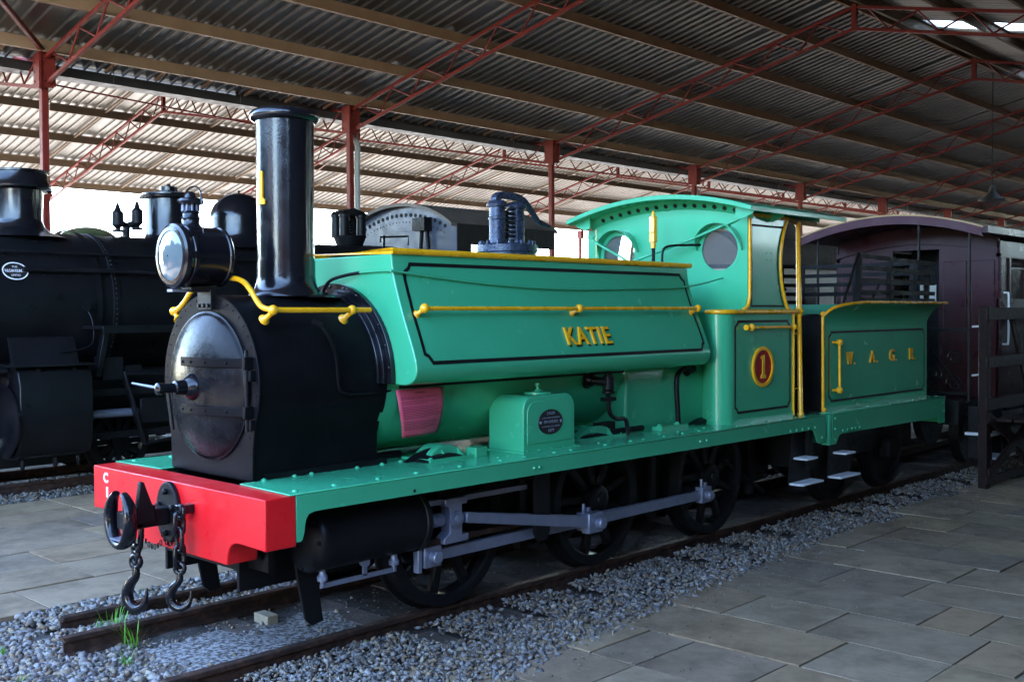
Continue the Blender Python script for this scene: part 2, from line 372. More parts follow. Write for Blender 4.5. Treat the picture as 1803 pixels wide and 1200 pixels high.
# ---- crushed stone ballast (nobody could count it)
def stone_shape(seed):
    bm = bmesh.new(); bmesh.ops.create_icosphere(bm, subdivisions=1, radius=1)
    rnd = random.Random(seed)
    cuts = [Vector((rnd.gauss(0,1), rnd.gauss(0,1), rnd.gauss(0,1))).normalized() for _ in range(5)]
    for v in bm.verts:
        c = v.co*rnd.uniform(.82, 1.12)
        for n in cuts:
            d = c.dot(n)
            if d > .5: c -= n*(d-.5)
        v.co = c
    V = np.array([v.co[:] for v in bm.verts]); F = np.array([[v.index for v in f.verts] for f in bm.faces]); bm.free()
    return V*np.array([1.2, .85, .58]), F
SHAPES = [stone_shape(s) for s in range(9)]
def stones(name, label, pts, mat):
    """pts: list of (x, y, z, size)"""
    Vs, Fs, n = [], [], 0
    for x, y, z, s in pts:
        V, F = SHAPES[random.randrange(len(SHAPES))]
        q = np.array(Matrix.Rotation(random.uniform(0, 2*PI), 3, 'Z') @ Matrix.Rotation(random.gauss(0,.5), 3, 'X') @ Matrix.Rotation(random.gauss(0,.5), 3, 'Y'))
        Vs.append((V*s*np.array([1, random.uniform(.75,1.1), random.uniform(.7,1.1)])) @ q.T+np.array([x, y, z])); Fs.append(F+n); n += len(V)
    V = np.concatenate(Vs); F = np.concatenate(Fs)
    me = bpy.data.meshes.new(name); me.vertices.add(len(V)); me.vertices.foreach_set('co', V.ravel())
    me.loops.add(F.size); me.loops.foreach_set('vertex_index', F.ravel().astype(np.int32))
    me.polygons.add(len(F)); me.polygons.foreach_set('loop_start', np.arange(0, F.size, 3, dtype=np.int32)); me.update(calc_edges=True)
    me.materials.append(mat); o = bpy.data.objects.new(name, me); COL.objects.link(o)
    return tag(o, label, None, kind='stuff')
def size(): return min(.034, max(.009, random.lognormvariate(math.log(.0162), .36)))
def edge_y(x): return interp(x, [-1.5, 1.1, 3.2, 5.6, 9, 14], [-2.05, -1.86, -1.60, -1.46, -1.15, -1.1])+.07*mnoise.noise(Vector((x*2.2, 0, 0)))+.04*mnoise.noise(Vector((x*7, 5, 0)))
P_ = []
for _ in range(46000):
    x = -1.4+15*random.random()**1.5; y = random.uniform(-2.1, -.62); e = edge_y(x)
    if y < e-.14*random.random()**3: continue
    if x < -.4 and y > -.62: continue
    t = min(1, max(0, (y-e)/.25))
    sl = ((x+.165) % .68); bury = (sl < .23 and y > -1.12-.1*math.sin(x*9) and random.random() < .93 and int((x+.165)/.68) % 4 != 1)
    if bury: continue
    P_.append((x, y, -.118+.042*t+random.uniform(-.012,.014), size()))
for _ in range(700):
    x = random.uniform(.2, 10); e = edge_y(x); P_.append((x, e-.9*random.random()**3, -.074, .006*random.uniform(.6,1.7)))
stones('ballast', 'blue grey crushed stone ballast along the right side of the track', P_, M['stone'])
P_ = []
for _ in range(17000):
    x = random.uniform(-1.6, 1.6); y = random.uniform(-.62, 1.52)
    if -2.6 < x < -.35 or y > 1.05:
        d = 1.0 if x < -.35 else (.9 if x < 2.5 else .5)
    elif .62 < y < .95: d = 1.0
    else: d = max(0, .62-.55*(x+.35)) if x < .9 else .03
    if y > 1.05 and y > 1.56-.1*random.random(): continue
    if random.random() > d or min(abs(y-.5685), abs(y+.5685), abs(y-1.0)) < .055 and x > -.4: continue
    lift = .036 if (.62 < y < .95 or y > 1.05) and x > -.3 else 0
    P_.append((x, y, -.118+lift+random.uniform(-.008,.012), size()*(1.4 if d > .5 else 1.1)))
for _ in range(2600):
    x = random.uniform(1.5, 9); y = random.uniform(1.04, 1.56); P_.append((x, y, -.085+random.uniform(-.01,.01), size()))
for _ in range(2500):
    x = random.uniform(1.5, 9); y = random.uniform(.62, .95); P_.append((x, y, -.08+random.uniform(-.01,.01), size()))
stones('ballast', 'loose brown and grey stones around the cut rail ends in front', P_, M['stone'])
P_ = [(random.uniform(-.5, 6), random.uniform(5.55, 6.75), -.125+random.uniform(-.01,.02), size()*1.25) for _ in range(6500)]
P_ += [(random.uniform(-.5, 8), random.uniform(6.8, 8.6), -.14+random.uniform(-.01,.02), size()*1.25) for _ in range(3000)]
stones('ballast', 'tan and grey stone strip between the left paving and the far track', P_, M['stone'])
P_ = [(random.uniform(-.2, 6), random.uniform(-.5, .5), -.112+random.uniform(-.012,.006), .008*random.uniform(.5, 1.5)) for _ in range(1600)]
stones('ballast', 'small scattered chips lying on the sand between the rails', P_, M['stone'])
for (x, y, s, nm, lb) in [(.62,.06,.035,'loose_stone','tan rounded stone on the sand under the buffer beam'),(.02,-.12,.032,'loose_stone','pale brown stone lying alone on the white sand'),(.95,.02,.038,'loose_stone','grey upright stone beside the brick fragment')]:
    V, F = SHAPES[int(s*1000) % 9]
    a = MB(); a.add([tuple(v*s*1.2+np.array((x, y, -.10))) for v in V], [tuple(f) for f in F]); tag(a.build(nm, M['stone'], smooth=0, bevel=.003), lb, 'stone')
a = MB(); a.box(.78, .865, .20, .36, -.118, -.055); tag(a.build('brick_fragment', M['brick'], smooth=0, bevel=.006), 'buff broken brick lying on the sand between the rails', 'brick')

# ================================================================== SHED
shed = thing('train_shed', 'open sided steel train shed with red columns and corrugated roof', 'train shed', (4.02, 11.2, GZ))
NF = 10
XF = [4.02+6*k for k in range(NF)]
X0, X1 = -2.2, 61.0
YA, YB, YR = 11.2, -4.06, 3.57             # column rows and ridge of the near bay
ZE, ZR = 6.17, 7.93                        # sheet height at eave and ridge
YR2, YE2, ZR2, ZE2 = 18.55, 26.2, 7.62, 5.86
YR3, YE3 = -11.7, -19.3
def rz(y):
    if y < YB: return interp(y, [YE3, YR3, YB-.5], [ZE, ZR, ZE])
    if y <= YA: return interp(y, [YB, YR, YA], [ZE, ZR, ZE])
    return interp(y, [YA+.75, YR2, YE2], [6.15, ZR2, ZE2])
# corrugated sheets: one part for each slope of each bay
PROF = [(0,0),(.010,-.042),(.044,-.042),(.058,0)]
def sheet(xa, xb, ya, za, yb, zb, name='roof_sheet', mat='sheet', dz=0.0):
    a = MB(); pitch = .225; n = int((xb-xa)/pitch); top = []
    for k in range(n):
        for px_, pz in PROF: top.append((xa+k*pitch+px_, pz))
    top.append((xb, 0))
    for x, z in top: a.v.append((x, ya, za+z+dz))
    for x, z in top: a.v.append((x, yb, zb+z+dz))
    m = len(top); a.f = [(i, i+1, m+i+1, m+i) for i in range(m-1)]
    return a.build(name, M[mat], shed, smooth=0, recalc=False)
SPANS = [(X0, XF[0])]+[(XF[k], XF[k+1]) for k in range(NF-1)]+[(XF[-1], X1)]
slopes = [(YA+.60, ZE-.138, YR, ZR), (YR, ZR, YB-.22, ZE-.05), (YA+1.0, 6.06, YR2, ZR2), (YR2, ZR2, YE2, ZE2), (YB-.52, ZE-.02, YR3, ZR), (YR3, ZR, YE3, ZE)]
for si, (ya, za, yb, zb) in enumerate(slopes):
    for xa, xb in SPANS:
        if si == 1 and 16 <= xa < 30:            # two strips of translucent sheet let daylight in on this slope
            xs = xa+2.75
            sheet(xa, xs, ya, za, yb, zb); sheet(xs+.76, xb, ya, za, yb, zb)
            sheet(xs, xs+.76, ya, za, yb, zb, 'skylight_sheet', 'skylight', .004)
        else: sheet(xa, xb, ya, za, yb, zb)
# ridge caps
for y, z in ((YR, ZR+.04), (YR2, ZR2+.04), (YR3, ZR+.04)):
    a = MB(); a.prism([(y-.22, z-.01), (y, z+.06), (y+.22, z-.01), (y+.22, z+.03), (y, z+.10), (y-.22, z+.03)], 'x', X0-.02, X1+.02); a.build('ridge_cap', M['gutter'], shed)
# purlins
def zed(y, z, mat, depth=.19, dirn=1):
    a = MB(); w = .065*dirn
    a.prism([(y, z-depth), (y+w, z-depth), (y+w, z-depth+.018), (y+.02*dirn, z-depth+.018), (y+.02*dirn, z), (y-w, z), (y-w, z-.015), (y, z-.015)], 'x', X0+.1, X1-.1)
    a.build('purlin', M[mat], shed, smooth=0)
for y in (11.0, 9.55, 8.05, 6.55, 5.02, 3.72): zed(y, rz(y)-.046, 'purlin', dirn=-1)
for y in (3.42, 2.0, .5, -1.0, -2.5, -3.9): zed(y, rz(y)-.046, 'purlin_shade')
for y in (12.3, 14.0, 15.7, 17.2, 18.4): zed(y, rz(y)-.046, 'purlin_shade')
for y in (18.75, 20.55, 22.35, 24.15, 25.85): zed(y, rz(y)-.046, 'purlin_shade')
for y in (-5, -7, -9, -11): zed(y, rz(y)-.046, 'purlin_shade')
# columns with gusset boxes
def column(y, ztop, w=.055, gusset=True):
    a = MB(); a.box(XF[0]-w, XF[0]+w, y-w, y+w, GZ, ztop); c0 = a.build('column', M['steel_red'], shed, smooth=0, bevel=.008, seg=1)
    b = MB()
    if gusset:
        b.box(XF[0]-.10, XF[0]+.10, y-.13, y+.13, ztop-.52, ztop+.02)
        b.box(XF[0]-.14, XF[0]-.10, y-.17, y-.11, ztop-.56, ztop+.06); b.box(XF[0]+.10, XF[0]+.13, y-.15, y+.15, ztop-.5, ztop-.02)
        for zz in (-.42,-.27,-.12):
            for yy in (-.08,.08): b.rivet((XF[0]-.10, y+yy, ztop+zz), (-1,0,0), .018, .014); b.rivet((XF[0]-.06+yy*.3, y-.13, ztop+zz), (0,-1,0), .018, .014)
    else: b.box(XF[0]-.10, XF[0]+.10, y-.15, y+.10, ztop-.35, ztop)
    b.build('gusset', M['steel_red'], c0, smooth=0)
    for k in range(1, NF): dup(c0, (6*k, 0, 0), shed)
    return c0
column(YA, 5.98); column(YB, 5.98); column(25.4, 5.62, .06, False)
# rafter trusses: two chords and zigzag braces, copied from frame to frame
def truss(y0, z0, y1, z1, depth=.40, nb=9, w=.058, dark=False):
    x = XF[0]; t = bpy.data.objects.new('truss', None); COL.objects.link(t); t.parent = shed; ORI[t.name] = ORI[shed.name]
    d = Vector((0, y1-y0, z1-z0)).normalized(); n = Vector((0, -d.z, d.y));  n = n if n.z > 0 else -n
    A, B = Vector((x, y0, z0)), Vector((x, y1, z1)); D = -n*depth
    ch = MB(); ch.bar(A, B, w, w, n); ch.build('chord', M['steel_red'], t, smooth=0, bevel=.006, seg=1)
    ch = MB(); ch.bar(A+D, B+D, w, w, n); ch.build('chord', M['steel_red'], t, smooth=0, bevel=.006, seg=1)
    pts = [A.lerp(B, (i+.5)/(2*nb))+(D*.93 if i % 2 else D*.07) for i in range(2*nb)]
    for p, q in zip(pts[:-1], pts[1:]):
        b = MB(); b.cyl(p, q, .017, n=6); b.build('brace', M['steel_red'], t, smooth=60)
    for k in range(1, NF): dup(t, (6*k, 0, 0), shed)
    return t
truss(YA-.12, 5.93, YR+.05, 7.62, nb=8)
truss(YR-.05, 7.62, YB+.12, 5.93, nb=8)
truss(YA+.12, 5.92, YR2-.05, 7.30, depth=.42, nb=10)
truss(YR2+.05, 7.30, 25.3, 5.62, depth=.40, nb=9)
for y, zt, dp in ((YR, 7.68, .5), (YR2, 7.36, .52)):
    a = MB(); a.box(XF[0]-.035, XF[0]+.035, y-.05, y+.05, zt-dp, zt); p0 = a.build('ridge_plate', M['steel_red'], shed, smooth=0)
    for k in range(1, NF): dup(p0, (6*k, 0, 0), shed)
for xa, xb, s, y0 in ((7.8, X1, 1, YA+.46), (X0, X1, -1, YB)):
    a = MB(); a.box(xa, xb, y0+s*.10-.004, y0+s*.10+.004, 5.95 if s > 0 else 6.0, 6.04 if s > 0 else rz(y0-s*.02)-.01); a.build('slit_strip', M['gutter'], shed, smooth=0)  # strips added to close the daylight slit along the valleys
# valley gutter, its hangers and battens
for yv, s in ((YA+.48, 1), (YB, -1)):
    zo = -.10 if s > 0 else 0
    a = MB(); a.prism([(yv+s*.12, 6.09+zo), (yv+s*.16, 5.94+zo), (yv+s*.50, 5.94+zo), (yv+s*.56, 6.07+zo), (yv+s*.54, 6.07+zo), (yv+s*.48, 5.955+zo), (yv+s*.18, 5.955+zo), (yv+s*.14, 6.09+zo)], 'x', X0, X1)
    a.build('gutter', M['gutter'], shed, smooth=0)
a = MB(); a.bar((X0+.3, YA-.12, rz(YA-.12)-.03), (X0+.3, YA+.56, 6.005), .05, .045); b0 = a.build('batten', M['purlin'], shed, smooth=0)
for k in range(1, 56): dup(b0, (.9*k, 0, 0), shed)
a = MB(); a.cyl((XF[0]+1.2, YA+.1, 5.72), (XF[0]+1.2, YA+.1, 6.1), .008, n=5); b0 = a.build('hanger', M['gutter'], shed, smooth=0)
for k in range(1, 14): dup(b0, (2.4*k, 0, 0), shed)
# tension rods and stays
for p, q, r in [((4.02, YA, 5.55), (10.02, YA+.1, 5.3), .016), ((4.1, YA, 5.3), (9.9, 25.3, 4.3), .016), ((10.1, YA, 5.3), (15.9, 25.3, 4.3), .014), ((4.0, YA-.1, 6.0), (1.4, 8.0, 6.6), .05),
                ((4.1, 25.4, 5.3), (9.9, 25.4, 3.2), .014), ((22.02, 25.4, 5.3), (28, 25.4, 1.5), .014), ((22.02, 25.4, 4.2), (28.02, 25.4, 4.2), .03), ((28.02, 25.4, 4.2), (34.02, 25.4, 4.2), .03)]:
    a = MB(); a.cyl(p, q, r, n=6); a.build('tie_rod', M['steel_red'], shed, smooth=60)
# sag rods between purlins of the far slope
a = MB(); a.bar((6.5, 18.8, rz(18.8)-.1), (6.5, 25.8, rz(25.8)-.1), .05, .05); b0 = a.build('bridging', M['purlin_shade'], shed, smooth=0)
for k in range(1, 10): dup(b0, (3*k, 0, 0), shed)
# downpipe on the second column
a = MB(); a.tube(smooth_path([(10.22, YA+.15, 5.72), (10.22, YA+.12, 5.45), (10.20, YA-.02, 5.2), (10.18, YA-.02, 4.6), (10.18, YA-.02, .2)], 4), .055, 10); dp = a.build('downpipe', M['pvc'], shed)
dup(dp, (12, 0, 0), shed)
# unseen walls added to block side light; lowered stretch feeds a cab reflection
a = MB(); a.prism([(YE3, GZ), (-7.2, GZ), (-7.2, 7.0), (YR3, ZR-.05), (YE3, ZE-.02)], 'x', X0, X0+.08); tag(a.build('closing_wall', M['gutter'], smooth=0), 'dull sheet metal gable wall added to block light from the front right', 'wall')
a = MB(); a.box(X0, 33.5, YE3-.1, YE3, GZ, ZE); a.box(33.5, 40, YE3-.1, YE3, GZ, 4.7); a.box(40, X1, YE3-.1, YE3, GZ, ZE); tag(a.build('closing_wall', M['gutter'], smooth=0), 'dull sheet metal wall added to block light from the right, lowered for a cab reflection', 'wall')
a = MB(); a.box(X1, X1+.1, YE3, 26, GZ, 5.8); tag(a.build('closing_wall', M['gutter'], smooth=0), 'dull sheet metal wall closing the rear of the shed', 'wall')
# pendant lamp
pn = thing('pendant_lamp', 'small metal shade lamp hanging from the shed roof above the maroon carriage', 'lamp', (23.0, 3.5, 4.5))
a = MB(); a.lathe([(0,.30),(.02,.31),(.12,.16),(.22,.07),(.34,.05),(.36,.01)], (23.0,3.5,4.5), (0,0,1), 20); a.build('lamp_shade', M['gutter'], pn)
a = MB(); a.cyl((23.0,3.5,4.85), (23.0,3.5,7.5), .012, n=6); a.build('cord', M['black'], pn)

# ================================================================== OUTSIDE: trees, plus things added to block and bounce light
def tree(x, y, h, r, label, seed, n=1500, leaf=.16, clumps=16):
    rnd = random.Random(seed)
    t = thing('tree', label, 'tree', (x, y, GZ), 'trees in the sun outside the shed')
    a = MB(); tp = smooth_path([(x,y,GZ-.1),(x+rnd.uniform(-.2,.2),y+rnd.uniform(-.2,.2),h*.3),(x+rnd.uniform(-.4,.4),y,h*.62),(x,y,h*.85)], 4)
    a.tube(tp, .2, 8, radii=[.035*h*(1-.85*i/(len(tp)-1)) for i in range(len(tp))])
    cs = []
    for k in range(clumps):
        an = rnd.uniform(0, 2*PI); rr = r*rnd.uniform(.25, .95); cz = h*rnd.uniform(.42, .92); rr *= math.sin(PI*min(.98, max(.12, (cz/h-.3)/.72)))**.6
        c = Vector((x+rr*math.cos(an), y+rr*math.sin(an), cz)); cs.append((c, r*rnd.uniform(.22,.42)))
        b0 = Vector((x, y, max(.25*h, cz-.22*h))); a.tube([b0, b0.lerp(c, .5)+Vector((0,0,.05*h)), c], .05, 5, radii=[.011*h,.007*h,.002*h])
    a.build('trunk', M['bark'], t)
    c_ = MB()
    for k in range(n):
        c, cr = cs[rnd.randrange(len(cs))]; d = Vector((rnd.gauss(0,1), rnd.gauss(0,1), rnd.gauss(0,.8))); p = c+d.normalized()*cr*rnd.random()**.4
        q = Vector((rnd.gauss(0,1), rnd.gauss(0,1), rnd.gauss(0,1))).normalized(); s = q.cross(Vector((rnd.gauss(0,1),rnd.gauss(0,1),rnd.gauss(0,1)))).normalized(); l = leaf*rnd.uniform(.6,1.5)
        c_.add([p-q*l, p+s*l*.4, p+q*l, p-s*l*.4], [(0,1,2,3)])
    c_.build('crown', M['leaf'], t, smooth=0, recalc=False)
    return t
a = MB(); a.box(-6, 64, 20.5, 34, GZ-.1, GZ+.012); tag(a.build('reflector', M['reflector'], smooth=0, origin=(0,27,GZ)), 'pale concrete added as a sunlight apron beyond the far eave of the shed', kind='structure')  # pale strip added to bounce sunlight up onto the far roof
tree(74, 44, 9, 4.2, 'pale green tree seen through the round cab window', 1, 2600, .22)
tree(86, 46, 9, 5, 'bushy tree seen beside the yellow cab post', 2, 2600, .22)
tree(98, 48, 9, 5, 'tree seen under the end of the maroon carriage roof', 3, 2200, .22)
tree(112, 54, 10, 6, 'tall tree farthest behind the maroon carriage', 4, 2200, .24)
t0 = tree(-16, 13.0, 6.5, 3.8, 'leafy tree in the row added out of view to block low sky and darken reflections', 5, 9000, .30, 30)
for k, (x, y) in enumerate([(-19, 9), (-15, 18), (-18, 22), (-13, 26), (-16, 31), (-6, -27), (-.5, -26), (33, -30), (42, -30)]):  # thick unseen row added to block low sky
    c = dup(t0, (x+16, y-13, 0)); c.rotation_euler = (0, 0, k*1.3); c.scale = (1.15, 1.15, [.95, 1.1, 1.0, .88, 1.05][k % 5])
a = MB(); a.box(-22, -21.4, -3, 48, GZ, 6.2); a.box(-22.1, -21.3, -3.1, 48.1, 6.2, 6.5); tag(a.build('sky_block_wall', M['wall'], smooth=0), 'long brick red wall added out of view to block low sky and colour reflections', 'wall')  # unseen; stretched to stand against low sky in the reflections
tb = thing('light_block_building', 'dark brown building added out of view to block light from the front right', 'building', (-10.5, -12, GZ))  # unseen mass added to shut out light from the front right
a = MB(); a.box(-15, -6.5, -18, -6.6, GZ, 4.6); a.build('wall', M['block_brown'], tb, smooth=0)
a = MB(); a.prism([(-18.4, 4.6), (-6.2, 4.6), (-12.3, 6.6)], 'x', -15.3, -6.2); a.build('roof', M['gutter'], tb, smooth=0)
# ================================================================== BIG BLACK LOCOMOTIVE ON THE NEXT TRACK
BY = 7.25
bl = thing('steam_locomotive', 'large all black steam locomotive with white oval maker plate behind the green one', 'steam locomotive', (0, BY, 0))
Q = lambda mb, name, mat, parent=bl, **k: mb.build(name, mat, parent, **k)
KB, KM, KG = M['black'], M['black_matt'], M['black_gloss']
KS = paint('semi_gloss_boiler_black', (.006, .006, .007), rough=.36, var=.3, vscale=2.0, bump=.06, bscale=50, spec=.22, wave=.05)
BZ, BR = 2.04, .86
a = MB(); a.lathe([(-.02,.75),(0,BR),(3.18,BR),(3.185,BR+.012),(3.26,BR+.012),(3.265,BR)], (-.40,BY,BZ), (1,0,0), 72); sm = Q(a, 'smokebox', KS, smooth=40)
a = MB(); a.lathe([(0,BR-.01),(3.9,BR+.04),(3.95,BR+.05),(4.8,BR+.06)], (2.86,BY,BZ), (1,0,0), 72); Q(a, 'boiler', KS, smooth=40)
a = MB(); a.lathe([(0,.70),(-.06,.62),(-.10,.4),(-.11,.02)], (-.42,BY,BZ), (1,0,0), 40); Q(a, 'smokebox_door', KB, sm)
a = MB()
for x in (1.46, 2.82):
    for t in range(-80, 82, 4): 
        th = R_(t); a.rivet((x, BY-(BR+.002+(.012 if x > 2.3 else 0))*math.cos(th), BZ+(BR+.002+(.012 if x > 2.3 else 0))*math.sin(th)), (0,-math.cos(th),math.sin(th)), .016, .010)
for t in (22, 38):
    th = R_(t)
    for k in range(16): a.rivet((.2+.2*k, BY-(BR+.002)*math.cos(th), BZ+(BR+.002)*math.sin(th)), (0,-math.cos(th),math.sin(th)), .012, .008)
tag(Q(a, 'boiler_rivets', KS, sm, smooth=60), kind='stuff')
for x in (2.56, 4.4, 6.2):
    a = MB(); a.lathe([(0,BR+.045),(.07,BR+.045)], (x,BY,BZ), (1,0,0), 64, cap=False); Q(a, 'boiler_band', KS)
# long handrail and pipes along the boiler
a = MB(); a.tube([(-.3,BY-.72,2.62),(2.6,BY-.73,2.62),(7.2,BY-.75,2.62)], .018, 8)
for x in (.3,1.6,2.9,4.2,5.5): a.cyl((x,BY-.60,2.60),(x,BY-.74,2.63),.016,n=6)
Q(a, 'handrail', KB, smooth=60)
a = MB(); a.tube([(1.75,BY-.83,2.42),(3.2,BY-.84,2.42),(3.3,BY-.86,2.41)], .03, 8); a.tube(smooth_path([(2.43,BY-.90,1.98),(2.45,BY-1.0,1.85),(2.40,BY-1.12,1.60),(2.2,BY-1.22,1.52),(1.95,BY-1.28,1.50)], 4), .010, 6); a.lathe([(0,.03),(.05,.03),(.06,.05),(.08,.05)], (2.42,BY-.86,2.0), (0,-1,0), 10); Q(a, 'lubricator_pipe', KB, smooth=60)
# white edged oval plate
PX, PZ, PA_ = 1.68, 2.395, R_(18)
def onb(x, z, lift=.0): 
    th = math.asin(max(-1, min(1, (z-BZ)/BR))); return (x, BY-(BR+lift)*math.cos(th), BZ+(BR+lift)*math.sin(th))
a = MB(); n = 36
def ovalring(rx0, rz0, rx1, rz1, lift):
    b0 = len(a.v); a.v += [onb(PX+rx0*math.cos(2*PI*i/n), PZ+rz0*math.sin(2*PI*i/n), lift) for i in range(n)]+[onb(PX+rx1*math.cos(2*PI*i/n), PZ+rz1*math.sin(2*PI*i/n), lift) for i in range(n)]
    a.f += [(b0+i, b0+(i+1)%n, b0+n+(i+1)%n, b0+n+i) for i in range(n)]
ovalring(.142,.098,.128,.086,.012); mp = Q(a, 'maker_plate', M['letter_white'], recalc=False)
a = MB(); n = 36; ovalring(.142,.098,.001,.001,.008); Q(a, 'plate_field', M['brass_dark'], mp, recalc=False)
def text_boiler(s, x0, x1, z0, h, bold):
    cu = bpy.data.curves.new('t', 'FONT'); cu.body = s; cu.size = 1; cu.offset = bold; cu.resolution_u = 3
    o = bpy.data.objects.new('t', cu); COL.objects.link(o); me = bpy.data.meshes.new_from_object(o.evaluated_get(bpy.context.evaluated_depsgraph_get())); bpy.data.objects.remove(o)
    V = np.array([v.co[:] for v in me.vertices]); lo, hi = V.min(0), V.max(0); mb = MB()
    mb.v = [onb(x0+(v[0]-lo[0])*(x1-x0)/(hi[0]-lo[0]), z0+(v[1]-lo[1])*h/(hi[1]-lo[1]), .013) for v in V]; mb.f = [tuple(p.vertices) for p in me.polygons]
    Q(mb, 'plate_lettering', M['letter_white'], mp, smooth=0, recalc=False)
text_boiler('THE', 1.65, 1.71, 2.43, .022, 0); text_boiler('VULCAN FOUNDRY', 1.565, 1.795, 2.382, .032, .02); text_boiler('LIMITED', 1.63, 1.73, 2.338, .022, 0)
# chimney, domes, valves on top
a = MB(); a.lathe([(-.06,.56),(-.02,.44),(.02,.34),(.07,.285),(.13,.262),(.16,.255),(.50,.275),(.505,.285),(.51,.345),(.525,.37),(.545,.375),(.60,.335),(.70,.325),(.705,.345),(.73,.345),(.735,.30),(.735,.22),(.3,.2)], (2.04,BY,2.88), (0,0,1), 56, cap=False); ch = Q(a, 'chimney', KG, smooth=40)
a = MB(); a.prism([(2.36,3.405),(2.46,3.395),(2.36,3.365)], 'y', BY-.06, BY+.06); Q(a, 'chimney_spout', KG, ch)
a = MB(); a.lathe([(-.08,.50),(0,.36),(.05,.315),(.10,.30),(.55,.295),(.56,.31),(.565,.38),(.585,.385),(.60,.36),(.605,.335),(.625,.335),(.66,.20),(.662,.115),(.72,.115),(.722,.03),(.76,.02)], (3.97,BY,2.86), (0,0,1), 48); Q(a, 'sand_dome', KG, smooth=40)
a = MB(); a.lathe([(-.08,.60),(0,.46),(.05,.41),(.12,.395),(.34,.395)]+[(.34+.36*math.sin(R_(t)), .395*math.cos(R_(t))) for t in range(6, 91, 7)]+[(.71,.02),(.74,.012)], (5.02,BY,2.88), (0,0,1), 56); Q(a, 'steam_dome', KG, smooth=50)
for x in (3.24, 3.50):
    a = MB(); a.lathe([(0,.07),(.03,.07),(.04,.03),(.06,.04),(.09,.075),(.25,.07),(.28,.04),(.33,.028),(.37,.010)], (x,BY-.05,2.95 if x < 3.4 else 2.99), (0,0,1), 14); a.tube([(x,BY-.05,3.08),(3.37,BY-.02,3.04),(3.37,BY,2.85)], .05, 8); Q(a, 'pop_valve', KB, smooth=40)
# safety valve pair on the firebox
a = MB(); a.lathe([(0,.20),(.1,.24),(.14,.26)], (6.93,BY,2.94), (0,0,1), 24); sv2 = Q(a, 'safety_valve', KB)
for dx, dy in ((-.16,-.08),(.16,-.08),(-.16,.12),(.16,.12)):
    a = MB(); a.lathe([(0,.075),(.30,.07),(.305,.085),(.34,.085)], (6.93+dx, BY+dy, 3.06), (0,0,1), 16); Q(a, 'valve_column', KB, sv2)
a = MB(); a.prism([(6.68,3.40),(7.2,3.40),(7.12,3.45),(6.93,3.50),(6.74,3.45)], 'y', BY-.12, BY+.16); a.tube([(6.93+.035*math.cos(t), BY+.035*math.sin(t), 3.08+.26*t/(2*PI*6)) for t in [2*PI*i/10 for i in range(60)]], .012, 6); Q(a, 'valve_yoke', KB, sv2)
a = MB(); a.cyl((7.35,BY-.3,2.92),(7.35,BY-.3,3.10),.02,n=8); a.tube([(7.2,BY-.4,2.98),(7.2,BY-.4,3.06),(7.75,BY-.4,3.10),(7.75,BY-.4,2.96)], .015, 6); Q(a, 'turret_pipe', KB)
# cab
CXB = 7.96; CH = 1.28
def croof(y): return 3.62-.34*((y-BY)/1.3)**2-.05*((y-BY)/1.3)**6
ys = [BY-CH+2*CH*k/30 for k in range(31)]
a = MB(); a.loft([[Vector((CXB, y, 1.3)), Vector((CXB, y, croof(y)-.03)), Vector((CXB+.02, y, croof(y)-.03)), Vector((CXB+.02, y, 1.3))] for y in ys]); cf = Q(a, 'cab_front', M['cab_reflection'], smooth=0)
a = MB()
for k in range(19): y = BY-1.02+2.04*k/18; a.lathe([(0,.032),(.004,.032)], (CXB-.003, y, croof(y)-.16), (-1,0,0), 10)
build_split(a, 'vent_hole', M['hole'], cf)
a = MB()
for k in range(26): y = BY-1.0+2.0*k/25; a.rivet((CXB, y, croof(y)-.27), (-1,0,0), .010, .008)
tag(Q(a, 'cab_rivets', KB, cf), kind='stuff')
a = MB(); a.box(CXB-.16,CXB,BY-.72,BY-.44,3.18,3.38); a.cyl((CXB-.06,BY-.52,2.9),(CXB-.06,BY-.55,3.2),.035,n=8); a.cyl((CXB-.06,BY-.70,2.9),(CXB-.06,BY-.66,3.2),.03,n=8); Q(a, 'generator_box', KB, cf)
a = MB(); a.box(CXB-.012,CXB,BY-.45,BY+.2,3.20,3.235); Q(a, 'lamp_strip', M['cab_reflection'], cf)
a = MB(); a.loft([[Vector((x, y, croof(y)-.03)) for y in ys]+[Vector((x, y, croof(y)+.02)) for y in reversed(ys)] for x in (CXB-.12, 8.9, 10.25)]); cr = Q(a, 'cab_roof', M['tan_roof'], smooth=40)
cs_ = [(8.0,1.3),(10.2,1.3),(10.2,2.2),(9.75,2.25),(9.75,3.05),(9.0,3.05),(9.0,2.3),(8.55,2.3),(8.55,3.05),(8.0,3.2)]
for s in (-1, 1):
    a = MB(); yy = BY+s*CH; a.prism([(CXB,1.3),(10.15,1.3),(10.15,2.15),(CXB,2.15)], 'y', yy-.01, yy+.01); a.prism([(CXB,2.15),(8.25,2.15),(8.25,3.26),(CXB,3.26)], 'y', yy-.01, yy+.01); a.prism([(8.25,2.95),(10.15,2.95),(10.15,3.26),(8.25,3.26)], 'y', yy-.01, yy+.01); Q(a, 'cab_side', M['black'], smooth=0)
a = MB(); a.box(7.6,7.97,BY-CH,BY+CH,1.25,1.3); Q(a, 'cab_floor', KB)
# firebox
a = MB(); a.box(5.9,7.96,BY-.72,BY+.72,.7,2.3); Q(a, 'firebox', KM, bevel=.1)
